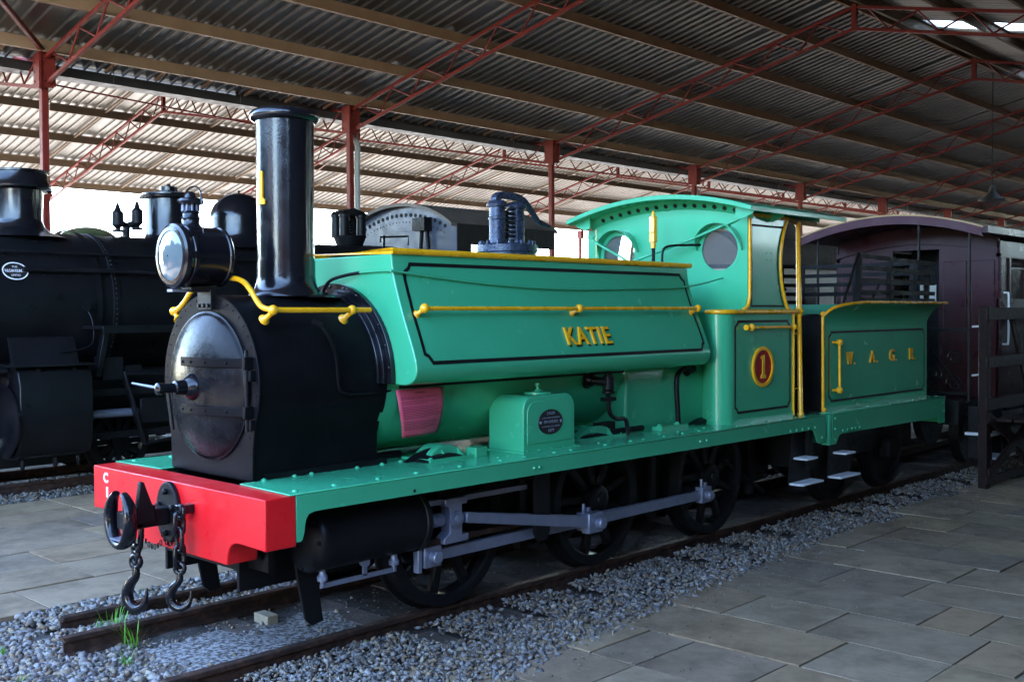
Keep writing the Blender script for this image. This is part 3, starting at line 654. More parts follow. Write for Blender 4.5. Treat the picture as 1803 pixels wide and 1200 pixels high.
# frames, cylinders, running plate, motion
a = MB(); a.box(-1.6,10.2,BY-.45,BY-.40,.45,1.25); a.box(-1.6,10.2,BY+.40,BY+.45,.45,1.25); a.box(.3,2.6,BY-.42,BY+.42,.6,1.5); a.box(3,8,BY-.38,BY+.38,.5,1.1); Q(a, 'main_frame', KB)
cp_ = [(BY-.55,1.36),(BY-1.16,1.36),(BY-1.27,1.30),(BY-1.32,1.15),(BY-1.33,.75),(BY-1.29,.50),(BY-1.20,.38),(BY-1.05,.34),(BY-.9,.34),(BY-.5,.5)]
a = MB(); a.prism(cp_, 'x', 1.50, 2.30); cyb = Q(a, 'cylinder', KS, smooth=30, bevel=.012)
a = MB(); a.prism([(y*1.0, z) for y, z in [(BY-1.20,1.365),(BY-1.30,1.365),(BY-1.16,1.66),(BY-1.10,1.67)]], 'x', 1.46, 2.16); a.box(1.42,2.34,BY-1.33,BY-.6,1.352,1.375); Q(a, 'steam_chest_cover', KS, cyb)
a = MB(); a.lathe([(0,.35),(.03,.40),(.06,.41),(.08,.36),(.12,.15)], (1.52,BY-.96,.76), (-1,0,0), 32); a.lathe([(0,.16),(.06,.17),(.10,.10)], (1.52,BY-.96,1.22), (-1,0,0), 20); Q(a, 'cylinder_cover', KG, cyb, smooth=40)
a = MB()
for x in (1.72, 2.12): a.lathe([(0,.026),(.02,.02)], (x,BY-1.255,1.31), (0,-1,.5), 6)
for x in (1.62,1.98,2.24): a.lathe([(0,.02),(.05,.03),(.10,.02),(.12,.03)], (x,BY-1.05,.22), (0,0,1), 8)
build_split(a, 'cylinder_fitting', KB, cyb)
a = MB(); a.box(2.42,9.0,BY-1.32,BY-.6,1.745,1.785); a.box(2.42,9.0,BY-1.33,BY-1.31,1.70,1.785); a.prism([(2.55,1.74),(2.62,1.74),(2.5,1.2),(2.44,1.2)], 'y', BY-1.1, BY-1.0); Q(a, 'running_plate', KS, bevel=.004)
a = MB(); a.box(-1.8,1.4,BY-1.25,BY-.5,1.30,1.33); a.box(-1.9,-1.75,BY-1.25,BY+1.25,.7,1.3); Q(a, 'front_platform', KB)
a = MB(); a.cyl((2.3,BY-.96,.76),(3.15,BY-.96,.76),.05,n=14); Q(a, 'piston_rod', M['silver'], smooth=60)
a = MB(); a.box(2.3,4.6,BY-1.0,BY-.9,.97,1.05); a.box(2.3,4.6,BY-1.0,BY-.9,.47,.55); a.box(2.35,4.2,BY-1.02,BY-.95,1.20,1.25); build_split(a, 'slidebar', KB, bl)
a = MB(); a.bar((2.79,BY-1.05,1.25),(3.04,BY-1.05,.38),.035,.09,(0,1,0)); a.bar((3.04,BY-1.05,.38),(3.45,BY-1.05,.42),.035,.07,(0,1,0)); a.bar((2.80,BY-1.05,1.22),(3.8,BY-1.05,1.18),.035,.08,(0,1,0)); a.box(3.0,3.45,BY-1.05,BY-.85,.62,.92); a.box(2.55,2.80,BY-1.04,BY-.8,1.15,1.42); a.box(2.40,3.05,BY-1.0,BY-.88,1.24,1.32); Q(a, 'valve_gear', KB, bevel=.01)
def bwheel(x, r, s):
    a = MB(); y = BY+s*.5685; a.lathe([(-.075,r+.03),(-.05,r+.03),(-.045,r),(.06,r-.01),(.06,r-.09),(-.05,r-.09)], (x,y,r), (0,s,0), 48, cap=False); w = Q(a, 'wheel', KB, smooth=30)
    a = MB(); a.lathe([(-.06,.11),(.08,.11),(.09,.03)], (x,y,r), (0,s,0), 16)
    for k in range(12): t = 2*PI*k/12; a.bar((x,y,r),(x+(r-.06)*math.cos(t),y,r+(r-.06)*math.sin(t)),.06,.05,(0,1,0))
    Q(a, 'wheel_centre', KB, w); return w
for s in (-1, 1):
    for x in (.3, 2.95): bwheel(x, .38, s)
    for x in (4.6, 6.0, 7.4): bwheel(x, .68, s)
a = MB(); a.box(.1,8,BY-.3,BY+.3,.15,.30); Q(a, 'brake_rigging', KM)

# ================================================================== GREEN LOCOMOTIVE IN THE FAR BAY
GY = 15.03
gl = thing('steam_locomotive', 'dull green locomotive in the far bay, only its dome showing over the black boiler', 'steam locomotive', (5, GY, 0))
W = lambda mb, name, mat, parent=gl, **k: mb.build(name, mat, parent, **k)
a = MB(); a.lathe([(0,.60),(.02,.75),(4.5,.75)], (3.0,GY,2.35), (1,0,0), 48); W(a, 'boiler', M['green_dull'])
a = MB(); a.lathe([(0,.62),(.3,.60)]+[(.3+.34*math.sin(R_(t)), .60*math.cos(R_(t))) for t in range(8, 91, 8)], (6.45,GY,3.02), (0,0,1), 40); W(a, 'dome', M['green_dull'], smooth=50)
a = MB(); a.lathe([(0,.10),(.25,.10),(.3,.06)], (7.05,GY-.3,3.2), (0,0,1), 12); W(a, 'valve', KB)
a = MB(); a.box(2.0,11.5,GY-.5,GY+.5,.4,1.3); a.box(2.0,11.0,GY-1.25,GY+1.25,1.25,1.32); W(a, 'frame', KB)
for s in (-1,1):
    for x in (3.5,5.1,6.7):
        a = MB(); a.lathe([(-.06,.6),(.06,.59),(.06,.1)], (x,GY+s*.57,.6), (0,s,0), 32); W(a, 'wheel', KB)

# ================================================================== BROWN ROOFED CARRIAGE BEHIND (next track, to the rear)
CB = thing('railway_carriage', 'cream sided carriage with dusty brown roof seen beyond the coal rails', 'railway carriage', (17, 6.9, 0))
V_ = lambda mb, name, mat, parent=CB, **k: mb.build(name, mat, parent, **k)
x0, x1, hw = 15.6, 29.0, 1.25
a = MB(); a.box(x0,x1,6.9-hw,6.9+hw,.9,2.86); body = V_(a, 'body', M['cream'])
for k in range(9):
    x = x0+.7+1.5*k; a = MB(); a.box(x,x+.85,6.9-hw-.008,6.9-hw+.02,1.75,2.5); wn = V_(a, 'window', M['dusty'], body); 
    a = MB(); a.box(x-.04,x,6.9-hw-.02,6.9-hw,1.7,2.55); a.box(x+.85,x+.89,6.9-hw-.02,6.9-hw,1.7,2.55); V_(a, 'window_frame', M['cream'], body)
a = MB(); n = 60
for k in range(n): x = x0+.02+(x1-x0-.04)*k/n; a.box(x,x+.02,6.9-hw-.012,6.9-hw,.95,1.7)
tag(V_(a, 'body_battens', M['cream'], body), kind='stuff')
a = MB(); a.prism([(6.9-hw-.1,2.84)]+[(6.9+(hw+.1)*math.cos(R_(t)), 2.96+.68*math.sin(R_(t))) for t in range(180, -1, -10)]+[(6.9+hw+.1,2.84)], 'x', x0-.4, x1+.3); V_(a, 'roof', M['brown_roof'], smooth=40)
a = MB(); a.box(x0,x1,6.9-1.0,6.9+1.0,.5,.9); V_(a, 'underframe', KB)
for x in (14, 16, 23, 25):
    for s in (-1,1): a = MB(); a.lathe([(-.06,.42),(.06,.41),(.06,.05)], (x,6.9+s*.57,.42), (0,s,0), 28); V_(a, 'wheel', KB)
a = MB(); a.lathe([(0,.32),(.05,.34),(1.1,.34),(1.15,.32)], (17.2,6.3,3.62), (1,0,0), 28); V_(a, 'roof_tank', M['brown_roof'])

# ================================================================== MAROON CARRIAGE BEHIND THE TENDER
mc = thing('railway_carriage', 'dark maroon wooden carriage with arched roof and end platform behind the tender', 'railway carriage', (10.3, 0, 0))
V_ = lambda mb, name, mat, parent=mc, **k: mb.build(name, mat, parent, **k)
XE, XR, HW = 10.33, 9.52, 1.04              # end wall, roof front edge, body half width
MR = M['maroon']
def mroof(y): return 3.06-.20*(y/1.14)**2
ys = [-HW+2*HW*k/24 for k in range(25)]
# end wall in three pieces round the dark doorway
a = MB()
def wallpiece(y0, y1, z0, ztop=None):
    yy = [y0+(y1-y0)*k/8 for k in range(9)]
    a.loft([[Vector((XE, y, z0)), Vector((XE, y, (mroof(y)-.10) if ztop is None else ztop)), Vector((XE+.04, y, (mroof(y)-.10) if ztop is None else ztop)), Vector((XE+.04, y, z0))] for y in yy])
wallpiece(-HW, -.32, .85); wallpiece(.28, HW, .85); wallpiece(-.32, .28, 2.68); ew = V_(a, 'end_wall', MR, smooth=0)
for y0, y1 in ((-1.0,-.72),(-.66,-.38),(.36,.64),(.70,.98)):
    a = MB(); a.box(XE-.012,XE+.01,y0,y1,1.0,2.52); V_(a, 'panel', MR, ew, bevel=.006)
a = MB(); yy = [-HW+2*HW*k/20 for k in range(21)]
a.loft([[Vector((XE-.03, y, 2.66+(mroof(y)-mroof(HW))*.9-.06)), Vector((XE-.03, y, 2.66+(mroof(y)-mroof(HW))*.9)), Vector((XE, y, 2.66+(mroof(y)-mroof(HW))*.9)), Vector((XE, y, 2.66+(mroof(y)-mroof(HW))*.9-.06))] for y in yy]); V_(a, 'arched_moulding', MR, ew)
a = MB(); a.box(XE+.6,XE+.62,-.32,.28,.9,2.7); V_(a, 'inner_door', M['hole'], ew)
for y in (-.26, -.05, .12):
    a = MB(); a.box(XE+.58,XE+.60,y,y+.11,1.95,2.25); V_(a, 'door_light', M['cream'], ew)
for s in (-1, 1):
    a = MB(); yy = s*HW
    a.box(XE,24,yy-.02,yy+.02,.85,2.05); a.box(XE,24,yy-.02,yy+.02,2.55,2.75); cs_ = V_(a, 'side_wall', MR, smooth=0)
    for k in range(16):
        x = XE+.02+.84*k; 
        for xa, xb in ((x, x+.08), (x+.28, x+.34)): a = MB(); a.box(xa,xb,yy-.028,yy+.028,2.05,2.55); V_(a, 'pillar', MR, cs_)
        a = MB(); a.box(x+.08,x+.28,yy-.008,yy+.008,2.05,2.55); V_(a, 'panel', MR, cs_)
        a = MB(); a.box(x+.34,x+.84,yy-.004,yy+.004,2.05,2.42); V_(a, 'window_pane', M['dusty'], cs_)
        a = MB(); a.box(x+.34,x+.84,yy-.02,yy+.02,2.42,2.44)
        for j in range(4): a.bar((x+.34,yy,2.45+.028*j),(x+.84,yy,2.45+.028*j),.035,.006,(0,.5,1))
        V_(a, 'louvre', MR, cs_)
    a = MB(); a.box(XE,24,yy-.032,yy+.032,2.56,2.60); V_(a, 'cant_rail', MR, cs_)
ysr = [-1.14+2.28*k/30 for k in range(31)]
a = MB(); a.loft([[Vector((x, y, mroof(y)-.07)) for y in ysr]+[Vector((x, y, mroof(y))) for y in reversed(ysr)] for x in (XR, XE+.5, 24.3)]); mrf = V_(a, 'roof', M['maroon_roof'], smooth=40)
a = MB(); a.loft([[Vector((x, y*1.005, mroof(y)+.0)) for y in ysr]+[Vector((x, y*1.005, mroof(y)+.018)) for y in reversed(ysr)] for x in (XR-.006, XE+.5, 24.3)]); V_(a, 'roof_canvas', M['tan_edge'], mrf, smooth=40)
a = MB(); a.loft([[Vector((XR-.012, y, mroof(y)-.10)), Vector((XR-.012, y, mroof(y)-.055)), Vector((XR+.03, y, mroof(y)-.055)), Vector((XR+.03, y, mroof(y)-.10))] for y in ysr]); V_(a, 'roof_end_moulding', M['maroon_roof'], mrf)
a = MB(); a.box(XR,24.3,-1.20,-1.13,2.80,2.88); V_(a, 'eaves_board', MR, mrf)
a = MB(); a.box(9.3,24,-1.0,1.0,.72,.85); a.box(9.2,9.32,-1.0,1.0,.60,.88); V_(a, 'underframe', KB)
for y in (-.96, -.36, .96):
    a = MB(); a.cyl((9.62,y,.8),(9.62,y,mroof(y)-.05),.016,n=8); V_(a, 'platform_post', KB)
a = MB(); a.box(9.58,9.62,-.96,-.36,1.66,1.70); a.box(9.58,9.62,-.96,-.36,.92,.95)
for cy_, cz_, r0 in ((-.55,1.42,.13),(-.55,1.15,.13),(-.82,1.35,.10),(-.80,1.05,.10),(-.46,1.0,.08)):
    a.tube([(9.6, cy_+r0*(1-t/14)*math.cos(t), cz_+r0*(1-t/14)*math.sin(t)) for t in [i*.45 for i in range(28)]], .010, 5)
a.bar((9.6,-.38,1.66),(9.6,-.9,.95),.012,.02,(1,0,0)); V_(a, 'scroll_railing', KB)
def grab(path, label=None):
    a = MB(); a.tube(smooth_path(path, 5), .013, 8); return V_(a, 'grab_rail', M['white'], smooth=60)
grab([(9.60,-1.0,1.72),(9.66,-1.09,1.72),(9.70,-1.14,1.68),(9.71,-1.15,1.60),(9.71,-1.15,1.25),(9.69,-1.13,1.18),(9.60,-1.0,1.15)])
grab([(10.42,-1.05,2.12),(10.45,-1.10,2.12),(10.45,-1.12,2.06),(10.45,-1.12,1.55),(10.45,-1.10,1.50),(10.42,-1.05,1.50)])
a = MB(); a.box(9.45,9.47,-.47,-.41,1.45,1.62); V_(a, 'destination_tag', M['white'])
for x0_, x1_, z in ((9.45,9.95,.50),(9.6,10.25,.22)):
    a = MB(); a.box(x0_,x1_,-1.28,-.98,z-.03,z); V_(a, 'step', M['chip'])
a = MB(); a.box(9.5,9.56,-1.25,-1.0,.2,.8); a.box(10.0,10.03,-1.2,-1.0,.2,.8); build_split(a, 'step_hanger', KB, mc)
a = MB(); a.lathe([(0,.05),(.25,.05),(.26,.15),(.30,.15)], (9.2,.0,.72), (-1,0,0), 16); V_(a, 'coupling', KB)
for x in (10.6, 12.2, 20, 21.6):
    for s in (-1,1): a = MB(); a.lathe([(-.06,.43),(.06,.42),(.06,.05)], (x,s*.57,.42), (0,s,0), 28); V_(a, 'wheel', KB)
a = MB(); a.box(10.2,12.7,-.75,-.68,.35,.6); a.box(10.2,12.7,.68,.75,.35,.6); build_split(a, 'bogie_frame', KB, mc)

# ================================================================== TIMBER BOARDING STEPS AT THE RIGHT
br = thing('boarding_platform', 'dark brown timber boarding platform with crossed braces beside the maroon carriage', 'timber platform', (9.4, -1.9, -.1))
B_ = lambda mb, name, parent=br, **k: mb.build(name, M['barrier'], parent, **k)
yf = -1.30
for x, y in ((9.17,yf),(10.65,yf),(12.1,yf),(9.17,-2.9),(10.65,-2.9),(12.1,-2.9)):
    a = MB(); a.box(x-.055,x+.055,y-.05,y+.05,-.12,1.95 if y == yf else 1.0); B_(a, 'post', bevel=.006, seg=1)
for z0, z1 in ((1.80,1.94),(1.27,1.40),(.80,.93)):
    a = MB(); a.box(9.05,12.3,yf-.085,yf-.055,z0,z1); B_(a, 'rail', bevel=.005, seg=1)
for p, q in (((9.10,yf-.07,.72),(10.7,yf-.07,.10)),((9.05,yf-.105,.10),(10.7,yf-.105,.70)),((10.0,yf-.0,1.85),(10.6,yf-.0,.95))):
    a = MB(); a.bar(p,q,.03,.12,(0,-1,0)) if False else a.bar(p,q,.12,.03,(0,1,0)); B_(a, 'brace', bevel=.005, seg=1)
a = MB(); a.box(9.05,12.3,yf-.085,yf-.055,-.02,.07); B_(a, 'bottom_rail', bevel=.005, seg=1)
for k in range(9): a = MB(); a.box(9.3,12.2,yf-.08-.19*k-.17,yf-.08-.19*k,.66,.70); B_(a, 'deck_board', bevel=.004, seg=1)
a = MB(); a.box(9.3,12.2,yf-.03,yf,.55,.66); a.box(9.3,12.2,-2.9,-2.86,.55,.66); B_(a, 'bearer')
# ================================================================== GREEN SADDLE TANK LOCOMOTIVE
FZ = .952                                   # footplate top
loco = thing('steam_locomotive', 'bright green saddle tank steam locomotive with red buffer beam and black smokebox', 'steam locomotive', (0,0,0))
G, BK, YL = M['green'], M['black'], M['yellow']
def P(mb, name, mat, parent=loco, **k): return mb.build(name, mat, parent, **k)
# --- text helpers
def text_mesh(s, size, bold=.0, extrude=0.0, spacing=1.0):
    cu = bpy.data.curves.new('t', 'FONT'); cu.body = s; cu.size = size; cu.offset = bold*size; cu.extrude = extrude; cu.space_character = spacing; cu.resolution_u = 4
    o = bpy.data.objects.new('t', cu); COL.objects.link(o); dg = bpy.context.evaluated_depsgraph_get()
    me = bpy.data.meshes.new_from_object(o.evaluated_get(dg)); bpy.data.objects.remove(o)
    V = [tuple(v.co) for v in me.vertices]; F = [tuple(p.vertices) for p in me.polygons]; bpy.data.meshes.remove(me); return V, F
def text_side(s, x0, x1, z0, h, surf, mat, name, parent, bold=.02, thick=.006, lift=.002, fit=True, squash=None):
    V, F = text_mesh(s, 1.0, bold, .5, 1.14); a = np.array(V); lo, hi = a.min(0), a.max(0)
    sx = (x1-x0)/(hi[0]-lo[0]); sz = h/(hi[1]-lo[1]); mb = MB()
    for v in V:
        z = z0+(v[1]-lo[1])*sz; mb.v.append((x0+(v[0]-lo[0])*sx, surf(z)-lift-thick*(.5+v[2]), z))
    mb.f = F; return mb.build(name, mat, parent, smooth=0)
def text_front(s, y0, y1, z0, h, x, mat, name, parent, bold=.02, thick=.003):
    V, F = text_mesh(s, 1.0, bold, .5); a = np.array(V); lo, hi = a.min(0), a.max(0); mb = MB()
    for v in V: mb.v.append((x-thick*(.5+v[2]), y0+(v[0]-lo[0])*(y1-y0)/(hi[0]-lo[0]), z0+(v[1]-lo[1])*h/(hi[1]-lo[1])))
    mb.f = F; return mb.build(name, mat, parent, smooth=0)
ONE = [(-.5,0),(.5,0),(.5,.13),(.28,.20),(.28,1.0),(-.12,1.0),(-.5,.93),(-.5,.85),(-.22,.82),(-.22,.20),(-.5,.13)]

# --- buffer beam: deeper in the middle, arched up towards both ends
half = [(0,.545),(-.606,.545)]+[(-.606-.099*math.sin(R_(t)), .675-.13*math.cos(R_(t))) for t in (15,35,55,75,90)]+[(-.72,.676),(-.978,.671),(-.978,.942)]
half[2:8] = [(-.612,.60),(-.630,.640),(-.655,.662),(-.690,.674),(-.73,.678)]
a = MB(); a.prism(half+[(-y, z) for y, z in reversed(half[1:])], 'x', 0, .19)
beam = P(a, 'buffer_beam', M['red'], bevel=.006)
text_front('C', .835, .775, .845, .065, 0, M['letter_white'], 'painted_letter', beam, bold=.03)
text_front('1', .80, .778, .755, .065, 0, M['letter_white'], 'painted_number', beam, bold=.03)
a = MB(); a.box(.0, .3, -.60, -.45, .30, .66); a.box(.0, .3, .45, .60, .30, .66); 
# --- coupler: oval plate, drawbar and split bell mouth
def ell(cy, cz, ry, rz_, n=28): return [(cy+ry*math.cos(2*PI*i/n), cz+rz_*math.sin(2*PI*i/n)) for i in range(n)]
a = MB(); a.prism(ell(-.01, .765, .125, .175), 'x', -.03, 0); cp = P(a, 'coupler', BK, bevel=.006)
a = MB()
for yy, zz in ((-.01,.885),(.065,.80),(-.085,.80),(-.01,.645)): a.lathe([(0,.019),(.018,.019),(.026,.010)], (-.03,yy,zz), (-1,0,0), 6)
build_split(a, 'bolt', BK, cp)
a = MB(); a.box(-.30, -.03, -.055, .055, .70, .80); a.lathe([(0,.07),(.02,.07)], (-.17,0,.80), (0,0,1), 18); P(a, 'drawbar', BK, cp, bevel=.01)
# bell: thick hoop open at the top
bp_ = [(-.30+.0, .118*math.sin(R_(t))+.005, .765-.15*math.cos(R_(t))) for t in range(-158, 159, 12)]
a = MB(); rings = []
for i, (x, y, z) in enumerate(bp_):
    t = -158+12*i; ny, nz = math.sin(R_(t)), -math.cos(R_(t)); k = 1-.45*max(0, (abs(t)-110)/48)
    w, d = .042*k, .027*k
    rings.append([Vector((x+w*ca, y+ny*d*sa, z+nz*d*sa)) for ca, sa in [(math.cos(R_(q)), math.sin(R_(q))) for q in range(0, 360, 30)]])
a.loft(rings); a.box(-.25, -.20, -.055, .055, .70, .80); P(a, 'coupler_head', M['black_gloss'], cp, smooth=50)
a = MB(); a.box(-.335, -.265, -.055, .06, .645, .655); P(a, 'coupler_floor', M['silver'], cp)
a = MB(); a.prism([(-.26,.73),(-.13,.74),(-.14,.80),(-.20,.965),(-.225,.97),(-.235,.90)], 'y', -.085, -.05); P(a, 'coupler_hook', BK, cp, bevel=.008)
# chains and hooks
def link_mesh(c, h, w, r, plane):
    pts = []
    for t in range(0, 360, 20):
        cx, cz = w*math.cos(R_(t)), (h-w)*(1 if math.sin(R_(t)) > .01 else -1 if math.sin(R_(t)) < -.01 else 0)+w*math.sin(R_(t))
        pts.append((c[0]+(cx if plane == 'x' else 0), c[1]+(cx if plane == 'y' else 0), c[2]+cz))
    return pts
def chain_hook(c, s, yaw):
    pts = [(0,.06),(-.005,.0),(-.05,-.05),(-.075,-.11),(-.055,-.165),(0,-.19),(.055,-.165),(.08,-.115),(.085,-.06)]
    cy_, sy_ = math.cos(yaw), math.sin(yaw)
    pa = smooth_path([(c[0]+s*u*cy_, c[1]+s*u*sy_, c[2]+s*v) for u, v in pts], 4); n = len(pa)
    a = MB(); a.tube(pa, .02, 10, radii=[s*(.018+.016*math.sin(PI*min(1, i/(n*.8))))*(1 if i < n*.75 else 1-.75*(i/n-.75)/.25) for i in range(n)])
    a.tube([(c[0]+.035*s*math.sin(t)*cy_, c[1]+.035*s*math.sin(t)*sy_, c[2]+s*.085+.035*s*math.cos(t)) for t in [2*PI*i/14 for i in range(14)]], .017*s, 8, closed=True)
    return a
def chain(name, top, links, hook_s, yaw, bracket=True):
    a = MB(); x, y, z = top
    a.box(x-.04, 0, y-.03, y+.03, z-.02, z+.03); a.tube([(x-.02, y+.035*math.cos(t), z-.01+.035*math.sin(t)) for t in [2*PI*i/12 for i in range(12)]], .014, 7, closed=True)
    ch = P(a, name, M['black_gloss'], bevel=.004); zz = z-.03
    for k in range(links):
        a = MB(); a.tube(link_mesh((x-.03, y, zz-.045), .064, .028, .014, 'xy'[k % 2]), .0125, 8, closed=True); P(a, 'chain_link', M['black_gloss'], ch, smooth=60); zz -= .090
    P(chain_hook((x-.03, y, zz-.115*hook_s), hook_s, yaw), 'chain_hook', M['black_gloss'], ch, smooth=60)
chain('safety_chain', (-.05, -.245, .81), 3, .82, R_(-60))
a = MB(); a.tube([(-.2,.04,.70),(-.21,.045,.60),(-.215,.02,.56),(-.215,-.02,.56),(-.21,-.045,.60),(-.2,-.04,.70)], .017, 8); sh = P(a, 'shackle', M['black_gloss'], smooth=60)
a = MB(); a.tube(link_mesh((-.215, 0, .55), .05, .026, .015, 'y'), .015, 8, closed=True); P(a, 'chain_link', M['black_gloss'], sh, smooth=60)
P(chain_hook((-.215, 0, .425), .98, R_(-75)), 'chain_hook', M['black_gloss'], sh, smooth=60)
for kx, ky, sg in ((-.20,-.055,1),(-.1,-.09,-1)):
    a = MB()
    for k in range(7): a.tube(link_mesh((kx+.015*k, ky-.006*k*sg, .66-.035*k+.0045*k*k), .014, .006, .003, 'xy'[k % 2]), .0028, 5, closed=True)
    P(a, 'fine_chain', BK, cp)
# --- main frames, footplate, valances
a = MB(); a.box(.19, 6.0, -.42, -.395, .33, .93); mf_ = P(a, 'main_frame', BK); dup(mf_, (0, .815, 0), loco)
a = MB(); a.box(.19, .23, -.40, .40, .45, .93); a.box(1.3, 1.34, -.39, .39, .4, .93); a.box(5.9, 5.98, -.9, .9, .45, .93); a.box(3.9, 5.6, -.38, .38, .30, .95); build_split(a, 'frame_stretcher', BK, loco)
for s in (-1, 1):
    a = MB()
    a.prism([(.15, -.982), (6.07, -.982), (6.07, -.45), (.18, -.45)] if s < 0 else [(.15, .982), (6.07, .982), (6.07, .45), (.18, .45)], 'z', .943, FZ); P(a, 'footplate', G, bevel=.003, seg=1)
    pr_ = [(.192,.940),(.192,.692),(.222,.692)]+[(.222+.012, .705),(.245,.74)]+[(.25,.78),(.258,.81),(.275,.832),(.31,.842)]+[(.36,.843),(5.82,.826),(5.86,.80),(5.885,.755),(5.90,.72),(5.92,.70),(5.95,.69),(6.07,.685),(6.07,.940)]
    a = MB(); y0 = s*.968; a.prism(pr_, 'y', y0, y0+s*.009); va = P(a, 'valance', G, bevel=.002, seg=1)
a = MB()
def rivs(pts, nrm, r=.0085, h=.007):
    for p in pts: a.rivet(p, nrm, r, h)
for s in (-1, 1):
    rivs([(x, s*.90, FZ) for x in (.24,.50,.81,1.10,1.46,1.82,2.05,2.35,2.52,2.9,3.2,3.36,3.62,3.87,4.1,4.4)], (0,0,1), .017, .009)
    rivs([(x, s*.465, FZ) for x in (.33,.54,.66,1.0,1.2,1.35,1.95)], (0,0,1), .017, .013)
    rivs([(x, s*.80, FZ) for x in (1.9,2.0,2.95,3.7,3.95,4.2,4.32,4.45)], (0,0,1), .012, .008)
    rivs([(x, s*.93, FZ) for x in (4.62,4.85,5.1,5.35,5.6,5.75)], (0,0,1), .013, .008)
    rivs([(x, s*.977, .885) for x in (1.45,1.50,2.06,2.11,4.0,4.09,4.29,4.38)][2:6], (0,s,0), .014, .012)
    rivs([(x, s*.977, .845) for x in (5.42,5.53,5.64,5.75)]+[(5.87,s*.977,.845),(6.0,s*.977,.74)], (0,s,0), .016, .012)
tag(P(a, 'rivets', G, smooth=60), kind='stuff')
a = MB(); a.lathe([(0,.010),(.003,.010)], (1.02,-.9775,.865), (0,-1,0), 10); P(a, 'hole', M['hole'])

# --- smokebox
def sb_outline(r, cz, zb, yb):
    pts = [(r*math.cos(R_(t)), cz+r*math.sin(R_(t))) for t in range(90, -25, -5)]
    y1, z1 = pts[-1]
    pts += [(interp(u, [0,.4,1], [y1, yb+.006, yb]), interp(u, [0,1], [z1, zb])) for u in (.25,.5,.75,1)]
    return pts
def full(o): return [(-y, z) for y, z in o]+[(y, z) for y, z in reversed(o[1:])]
o1 = sb_outline(.533, 1.497, FZ, .455)
a = MB(); a.prism(full(o1), 'x', .262, .276); sf = P(a, 'smokebox_front', M['smokebox_black'], bevel=.004)
o2 = sb_outline(.522, 1.497, FZ, .447); o3 = sb_outline(.522, 1.497, .965, .412)
a = MB(); ringsA = [[Vector((x, y, z)) for y, z in full(sb_outline(.522, 1.497, interp(x,[.276,1.2],[.945,.975]), interp(x,[.276,1.2],[.447,.41])))] for x in (.276,.5,.8,1.0,1.2)]
a.loft(ringsA); P(a, 'smokebox', M['smokebox_black'], smooth=40)
a = MB()
for r, xa, xb in ((.605, 1.165, 1.2), (.565, 1.135, 1.166), (.54, 1.11, 1.136)):
    pts = [(r*math.cos(R_(t)), 1.497+r*math.sin(R_(t))) for t in range(-3, 184, 6)]; ins = [((.50)*math.cos(R_(t)), 1.497+.50*math.sin(R_(t))) for t in range(183, -4, -6)]
    a.prism(pts+ins, 'x', xa, xb)
for t in range(5, 180, 14): a.rivet((1.165, .585*math.cos(R_(t)), 1.497+.585*math.sin(R_(t))), (-1,0,0), .012, .008)
P(a, 'smokebox_flange', M['black_gloss'], smooth=40, bevel=.003, seg=1)
a = MB(); a.box(.34, 1.25, -.45, -.41, .945, .985); a.box(.34, 1.25, .41, .45, .945, .985); build_split(a, 'smokebox_foot_angle', BK, loco)
a = MB()
for t in range(-14, 195, 8): a.rivet((.262, .505*math.cos(R_(t)), 1.497+.505*math.sin(R_(t))), (-1,0,0), .007, .004)
for z in (1.0,1.1,1.2,1.28): a.rivet((.262, -.43, z), (-1,0,0), .007, .004); a.rivet((.262, .43, z), (-1,0,0), .007, .004)
tag(P(a, 'smokebox_rivets', M['smokebox_black'], sf), kind='stuff')
# door
DC, DR = 1.478, .432
prof = [(0,DR+.012),(.012,DR+.012),(.016,DR-.004)]+[(.016+.10*(1-(r/DR)**2)**.85, r) for r in [DR*k for k in (.985,.96,.92,.86,.78,.68,.55,.4,.25,.1,.01)]]
a = MB(); a.lathe(prof, (.262,0,DC), (-1,0,0), 72); door = P(a, 'smokebox_door', M['door_black'], smooth=50)
def door_x(y, z): 
    r = min(.999, math.hypot(y, z-DC)/DR); return .262-.016-.10*(1-r*r)**.85
for zc in (1.625, 1.345):
    a = MB(); ys = [.13,.04,-.06,-.16,-.26,-.34,-.40,-.455]
    rg = [[Vector((min(door_x(y, zc)-.004, .238), y, zc-.027)), Vector((min(door_x(y, zc)-.016, .226), y, zc-.027)), Vector((min(door_x(y, zc)-.016, .226), y, zc+.027)), Vector((min(door_x(y, zc)-.004, .238), y, zc+.027))] for y in ys]
    a.loft(rg); a.box(.205, .262, -.475, -.445, zc-.035, zc+.035); a.box(.225, .262, -.50, -.475, zc-.10, zc-.04)
    for y in (.10,0,-.14,-.31): a.rivet((door_x(y, zc)-.014, y, zc), (-1,0,0), .011, .008)
    P(a, 'hinge_strap', M['smokebox_black'], door, smooth=30, bevel=.003, seg=1)
a = MB(); a.cyl((.225,-.462,1.24), (.225,-.462,1.70), .011, n=8); P(a, 'hinge_pin', BK, door)
a = MB(); a.lathe([(0,.082),(.02,.078),(.05,.055),(.06,.045),(.12,.040),(.125,.028),(.19,.028),(.195,.034),(.23,.034),(.24,.02)], (.158,0,DC), (-1,0,0), 28); P(a, 'door_boss', M['black_gloss'], door, smooth=40)
a = MB(); a.cyl((-.06,.015,1.482), (-.12,.20,1.505), .0095, .007, n=8); P(a, 'door_dart_handle', M['silver'], door)
a = MB(); a.bar((-.005,.0,1.47), (.03,.015,1.235), .03, .014, (1,0,0)); P(a, 'door_lock_handle', BK, door, bevel=.003)
